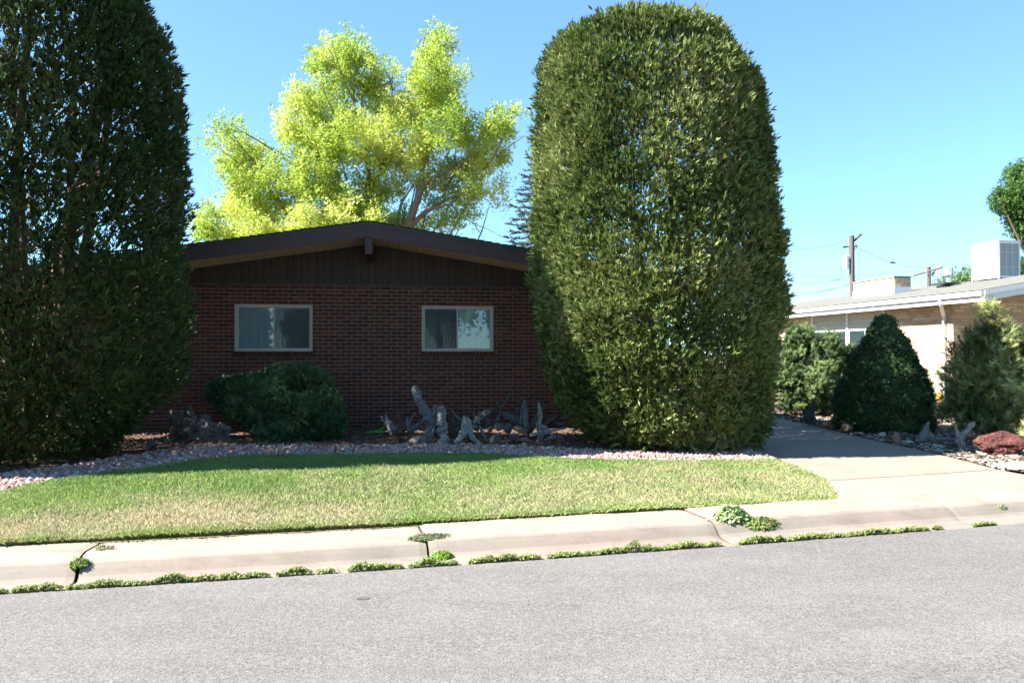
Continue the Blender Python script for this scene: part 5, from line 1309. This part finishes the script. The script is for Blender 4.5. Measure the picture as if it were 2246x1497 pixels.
def weed_clump(label, x0, x1, wd, height, seed, dens=1400, cols=None, spr=None, sl=.035, off=.02, group='weeds growing in the crack between road and gutter', name='weed_clump'):
    rg = np.random.default_rng(seed); L = abs(x1-x0); n = int(dens*1.5*L*(wd/.08)); sl = sl*.8
    xm = (x0+x1)/2; L *= 1.02; u = rg.uniform(-1, 1, n); env = np.clip(1-u*u, 0, 1)**1.1*np.clip(.80+.62*vnoise(np.stack([u*2.0*max(1, L/.22), u*0], -1), seed, 1.0), .0, 1.15); x = xm+u*L/2
    w_ = off + np.abs(rg.normal(0, .45, n))*wd*env; pts = np.array([strip_pt(a, b, 0) for a, b in zip(x, w_)])
    z0 = np.array([zsurf(p[0], p[1]) for p in pts]); hh = 1.1*height*env*rg.random(n)**.8*np.clip(1+.8*vnoise(np.stack([x*11, w_*20], -1), seed+5, 1.0), .35, 1.6)*(1-np.clip((w_-off)/(wd*1.3), 0, .8))
    pts[:, 2] = z0+hh*.75; kp = env > .09
    cols = np.array(cols or [[.13,.175,.045],[.22,.275,.08],[.33,.37,.15]])
    col = cols[rg.integers(0, len(cols), n)]*rg.uniform(.75, 1.2, (n, 1))
    D_ = np.stack([rg.normal(0, .7, n)+u*.5, rg.normal(0, .6, n), np.full(n, .75)], -1)
    g = np.array(strip_pt(xm, off, 0)); g[2] = 0
    m = MB(); wh = rg.integers(0, 3, n)
    for q in range(3):
        tv, tf = (spr or SPR)[q]; s_ = wh == q; s_ = s_ & kp; inst(m, tv, tf, pts[s_]-g, D_[s_], np.full(s_.sum(), sl)*rg.uniform(.7, 1.2, s_.sum()), col[s_], rg=rg)
    nd = max(2, n//22); k_ = rg.integers(0, n, nd); bl = np.array([[-.03,0,0],[.03,0,0],[.12,0,1.0]])      # a few dry stalks
    inst(m, bl, np.array([[0,1,2]]), np.stack([pts[k_,0], pts[k_,1], z0[k_]], -1)-g, D_[k_]+[0,0,.5], rg.uniform(.03, .085, nd), np.tile([[.42,.36,.2]], (nd, 1)), rg=rg)
    ob = m.build(name, M['grass']); ob.location = g
    return tag(ob, label, 'weeds', group)
def xw(px, wd=.02):   # world x on the road edge seen at photo column px
    lo, hi = -9, 9
    for _ in range(50):
        mid = (lo+hi)/2; p = strip_pt(mid, wd, 0); 
        if 1123+p[0]/p[1]*FPX < px: lo = mid
        else: hi = mid
    return mid
clumps = [(-14,18,.03,'leftmost tiny weed tuft cut by the left edge of the picture'),(32,145,.045,'second weed clump from the left edge, long and low'),(152,182,.02,'tiny weed tuft left of the crack in the gutter'),(180,330,.045,'long weed clump just below the curved gutter crack'),(336,432,.042,'weed clump right of the one below the curved crack'),(428,480,.045,'rounded weed tuft touching its left neighbour'),(480,530,.04,'small rounded weed tuft, right one of a touching pair'),(533,592,.032,'low sparse weed tuft left of centre'),(606,684,.035,'thin weed clump with pink stems left of the middle'),(698,735,.022,'tiny isolated weed tuft left of the middle'),(748,888,.055,'tall bushy weed clump left of the middle gutter joint'),(900,1002,.05,'bright green weed clump below the middle gutter joint'),(1028,1185,.05,'weed clump right of the middle gutter joint'),(1194,1305,.042,'low weed clump left of the tallest pair'),(1305,1450,.065,'tallest dense weed clump right of the middle'),(1455,1545,.058,'dense round weed clump between the tallest one and the leafy weed'),(1545,1580,.025,'thin weed tail left of the broad leaved weed'),(1612,1730,.055,'weed clump below the broad leaved weed'),(1725,1850,.045,'long weed clump right of the broad leaved weed'),(1850,1965,.042,'weed clump near the driveway apron'),(1960,2033,.045,'last big weed clump in front of the driveway'),(2044,2062,.022,'tiny weed tuft in front of the driveway'),(2128,2180,.028,'flat weed tuft at the road edge far right')]
for q, (a, b, h, lab) in enumerate(clumps): weed_clump(lab, xw(a), xw(b), .085 if h > .03 else .05, h, 300+q)
# weeds in the gutter joints, on the concrete
def spot_weed(label, px, py, rx, ry, height, seed, cols, n, sl, name='weed_clump', spr=None, flat=.6):
    rg = np.random.default_rng(seed); z = .05
    for _ in range(8):
        d = at(px, py, 10)-np.array([0,0,EYE]); p = d*((z-EYE)/d[2]); z = zsurf(p[0], p[1])
    r = np.sqrt(rg.random(n)); a = rg.uniform(0, 6.28, n); x = p[0]+np.cos(a)*r*rx; y = p[1]+np.sin(a)*r*ry+.25*np.cos(a)*r*rx
    zz_ = np.array([zsurf(i_, j_) for i_, j_ in zip(x, y)]) + height*(1-r)*rg.random(n)
    cols = np.array(cols); col = cols[rg.integers(0, len(cols), n)]*rg.uniform(.75, 1.2, (n, 1)); g = np.array([p[0], p[1], 0])
    m = MB(); wh = rg.integers(0, 3, n); D_ = np.stack([np.cos(a)*flat+rg.normal(0,.3,n), np.sin(a)*flat+rg.normal(0,.3,n), np.full(n, .7)], -1)
    for k in range(3):
        tv, tf = (spr or SPR)[k]; s_ = wh == k; inst(m, tv, tf, np.stack([x, y, zz_], -1)[s_]-g, D_[s_], rg.uniform(.7, 1.2, s_.sum())*sl, col[s_], rg=rg)
    ob = m.build(name, M['grass']); ob.location = g; return tag(ob, label, 'weeds')
BL = [t_sprig(6, s, .30, .55) for s in range(3)]
spot_weed('broad leaved pale green weed mounded on the gutter at the right hand joint', 1605, 1166, .14, .055, .13, 401, [[.17,.26,.09],[.27,.36,.16],[.36,.43,.22]], 620, .055, 'broadleaf_weed', BL, .4)
spot_weed('trailing part leafy weed spilling right toward the driveway', 1668, 1168, .16, .05, .05, 402, [[.12,.2,.04],[.2,.28,.08],[.26,.2,.1]], 520, .04, 'trailing_weed')
spot_weed('wispy dark green spurge mat spreading over the middle gutter joint', 942, 1208, .16, .05, .035, 403, [[.09,.14,.05],[.14,.2,.08],[.2,.17,.1]], 520, .028, 'spurge_mat')
spot_weed('bright green tuft in front of the spurge mat', 968, 1222, .07, .035, .06, 404, [[.14,.26,.03],[.22,.34,.06]], 420, .035, 'weed_clump')
spot_weed('small round weed at the foot of the curved gutter crack', 174, 1262, .05, .025, .05, 405, [[.12,.2,.04],[.2,.28,.08]], 200, .032, 'weed_clump')
spot_weed('thin grass wisp growing in the curved gutter crack', 230, 1204, .06, .015, .015, 406, [[.2,.22,.09],[.28,.26,.13]], 60, .03, 'grass_wisp')
spot_weed('yellowish grass wisp where the curved crack meets the lawn', 270, 1181, .05, .02, .02, 407, [[.3,.3,.08],[.22,.24,.05]], 90, .035, 'grass_wisp')
spot_weed('small weed tuft on the driveway apron', 2196, 1129, .06, .02, .02, 408, [[.16,.2,.08],[.28,.28,.14]], 110, .03, 'weed_clump')

# ------------------------------------------------------------------ utility poles and wires
def pole_main():
    Y = 45.0; k = Y/FPX; b = at(1870, 700, Y); b[2] = .2
    ob = empty('utility_pole', 'weathered wooden utility pole carrying a grey transformer above the neighbouring roof', 'utility pole', tuple(b), group='utility poles')
    def p(px, py, dy=0): return at(px, py, Y+dy)-b
    m = MB(); t = p(1868, 517); tube(m, [[0,0,-.2],t], [.17,.14], 14); m.build('pole', M['pole'], ob)
    m = MB(); tube(m, [p(1855,591), p(1855,565)], .16, 16); tube(m, [p(1855,566), p(1855,563)], .17, 16); tube(m, [p(1856,563), p(1856,557)], .05, 10); tube(m, [p(1853,563), p(1852,560)], .03, 8)
    m.build('transformer', M['ceramic'], ob)
    m = MB(); tube(m, [p(1857,572), p(1868,572)], .03, 6); tube(m, [p(1857,583), p(1868,583)], .03, 6); tube(m, [p(1866,570), p(1867,602)], .05, 6); m.build('bracket', M['darkmetal'], ob)
    m = MB(); tube(m, [p(1873,529), p(1888,513)], [.05,.10], 6); m.build('brace', M['pole'], ob)
    m = MB(); tube(m, [p(1849,543), p(1872,538)], .04, 6); tube(m, [p(1872,541), p(1881,540)], .04, 6); tube(m, [p(1874,618), p(1886,626)], .09, 6); tube(m, [p(1884,637), p(1892,627)], .04, 6); m.build('crossarm', M['pole'], ob)
    m = MB()
    for (x, y) in ((1851,542),(1855,541)): tube(m, [p(x,y-2), p(x,y+2)], .07, 8)
    m.build('insulator', M['darkmetal'], ob)
    m = MB(); tube(m, [p(1860,525), p(1861,531)], .035, 6); tube(m, [p(1877,534), p(1880,546)], .035, 6); tube(m, [p(1874,545), p(1876,547)], .04, 6); m.build('cutout', M['ceramic'], ob)
    m = MB(); s = smooth_path([[*p(1846,571),.012],[*p(1843,585),.012],[*p(1847,600),.012],[*p(1843,611),.012],[*p(1820,615),.012]], 4); tube(m, s[:, :3], .014, 5); m.build('drop_wire', M['wire'], ob)
pole_main()
def pole_far():
    Y = 68.0; b = at(2037, 700, Y); b[2] = .2
    ob = empty('utility_pole', 'farther utility pole with three slanting crossarms behind the chimney', 'utility pole', tuple(b), group='utility poles')
    def p(px, py, dy=0): return at(px, py, Y+dy)-b
    m = MB(); tube(m, [[0,0,-.2], p(2037,585)], [.2,.16], 12); m.build('pole', M['pole'], ob)
    for (a, c) in (((2004,604),(2066,586)), ((2020,634),(2061,620)), ((2010,647),(2064,637))):
        m = MB(); tube(m, [p(*a, 1.5), p(*c, -1.5)], .09, 6); m.build('crossarm', M['pole'], ob)
    m = MB()
    for (a, c) in (((2044,606),(2052,592)), ((2038,608),(2048,595)), ((2038,643),(2047,626)), ((2030,598),(2026,592))): tube(m, [p(*a, -.2), p(*c, -.2)], .05, 5)
    m.build('brace', M['wire'], ob)
    for (x, y) in ((2064,583),(2056,586),(2030,592),(2061,616),(2062,634),(2070,634)):
        m = MB(); tube(m, [p(x,y+4,-1), p(x,y-2,-1)], .09, 6); m.build('insulator', M['ceramic'], ob)
pole_far()
W_ = [((-3,563,60),(1866,538,45),'faint upper power line running left from the nearer pole'),]
wires = [((1700,636,62),(1868,622,45),'power line left of the nearer pole at mid height'),((1700,642,62),(1868,621,45),'slightly lower power line left of the nearer pole'),((1700,612,62),(1868,607,45),'power line reaching the pole just below the transformer'),((1700,679,70),(1866,643,45),'lowest slanting service line running left from the nearer pole'),((1700,598,70),(2012,594,68),'thin line crossing between the two poles'),((1872,608,45),(2020,632,68),'line dropping from the nearer pole toward the chimney'),((1872,618,45),(1990,626,68),'second line dropping from the nearer pole toward the chimney'),((1700,540,60),(1862,526,45),'thin top line left of the nearer pole'),((1885,545,45),(2035,586,68),'thin line carrying a small black splice between the poles'),((2064,590,66),(2140,598,60),'faint line leaving the farther pole to the right'),((1700,684,60),(1830,671,50),'line just above the roof at the left')]
for q, (a, c, lab) in enumerate(wires):
    pa, pc = at(*a), at(*c); t = np.linspace(0, 1, 14)[:, None]; s = pa*(1-t)+pc*t; s[:, 2] -= (4*t[:, 0]*(1-t[:, 0]))*.35
    ob = MB(); tube(ob, s-pa, .013, 4, cap=False)
    if 'splice' in lab: tube(ob, s[4:6]-pa, .0, 4, cap=False); c_ = at(1955, 568, 54); ob2 = c_-pa; j = int(np.argmin(np.abs((s[:, 0]/s[:, 1]) - (1955-1123)/FPX))); tube(ob, [s[j]-pa-[.2,0,0], s[j]-pa, s[j]-pa+[.2,0,0]], [.03,.07,.03], 8)
    o_ = ob.build('power_line', M['wire']); o_.location = pa; tag(o_, lab, 'power line', 'power lines over the roofs')
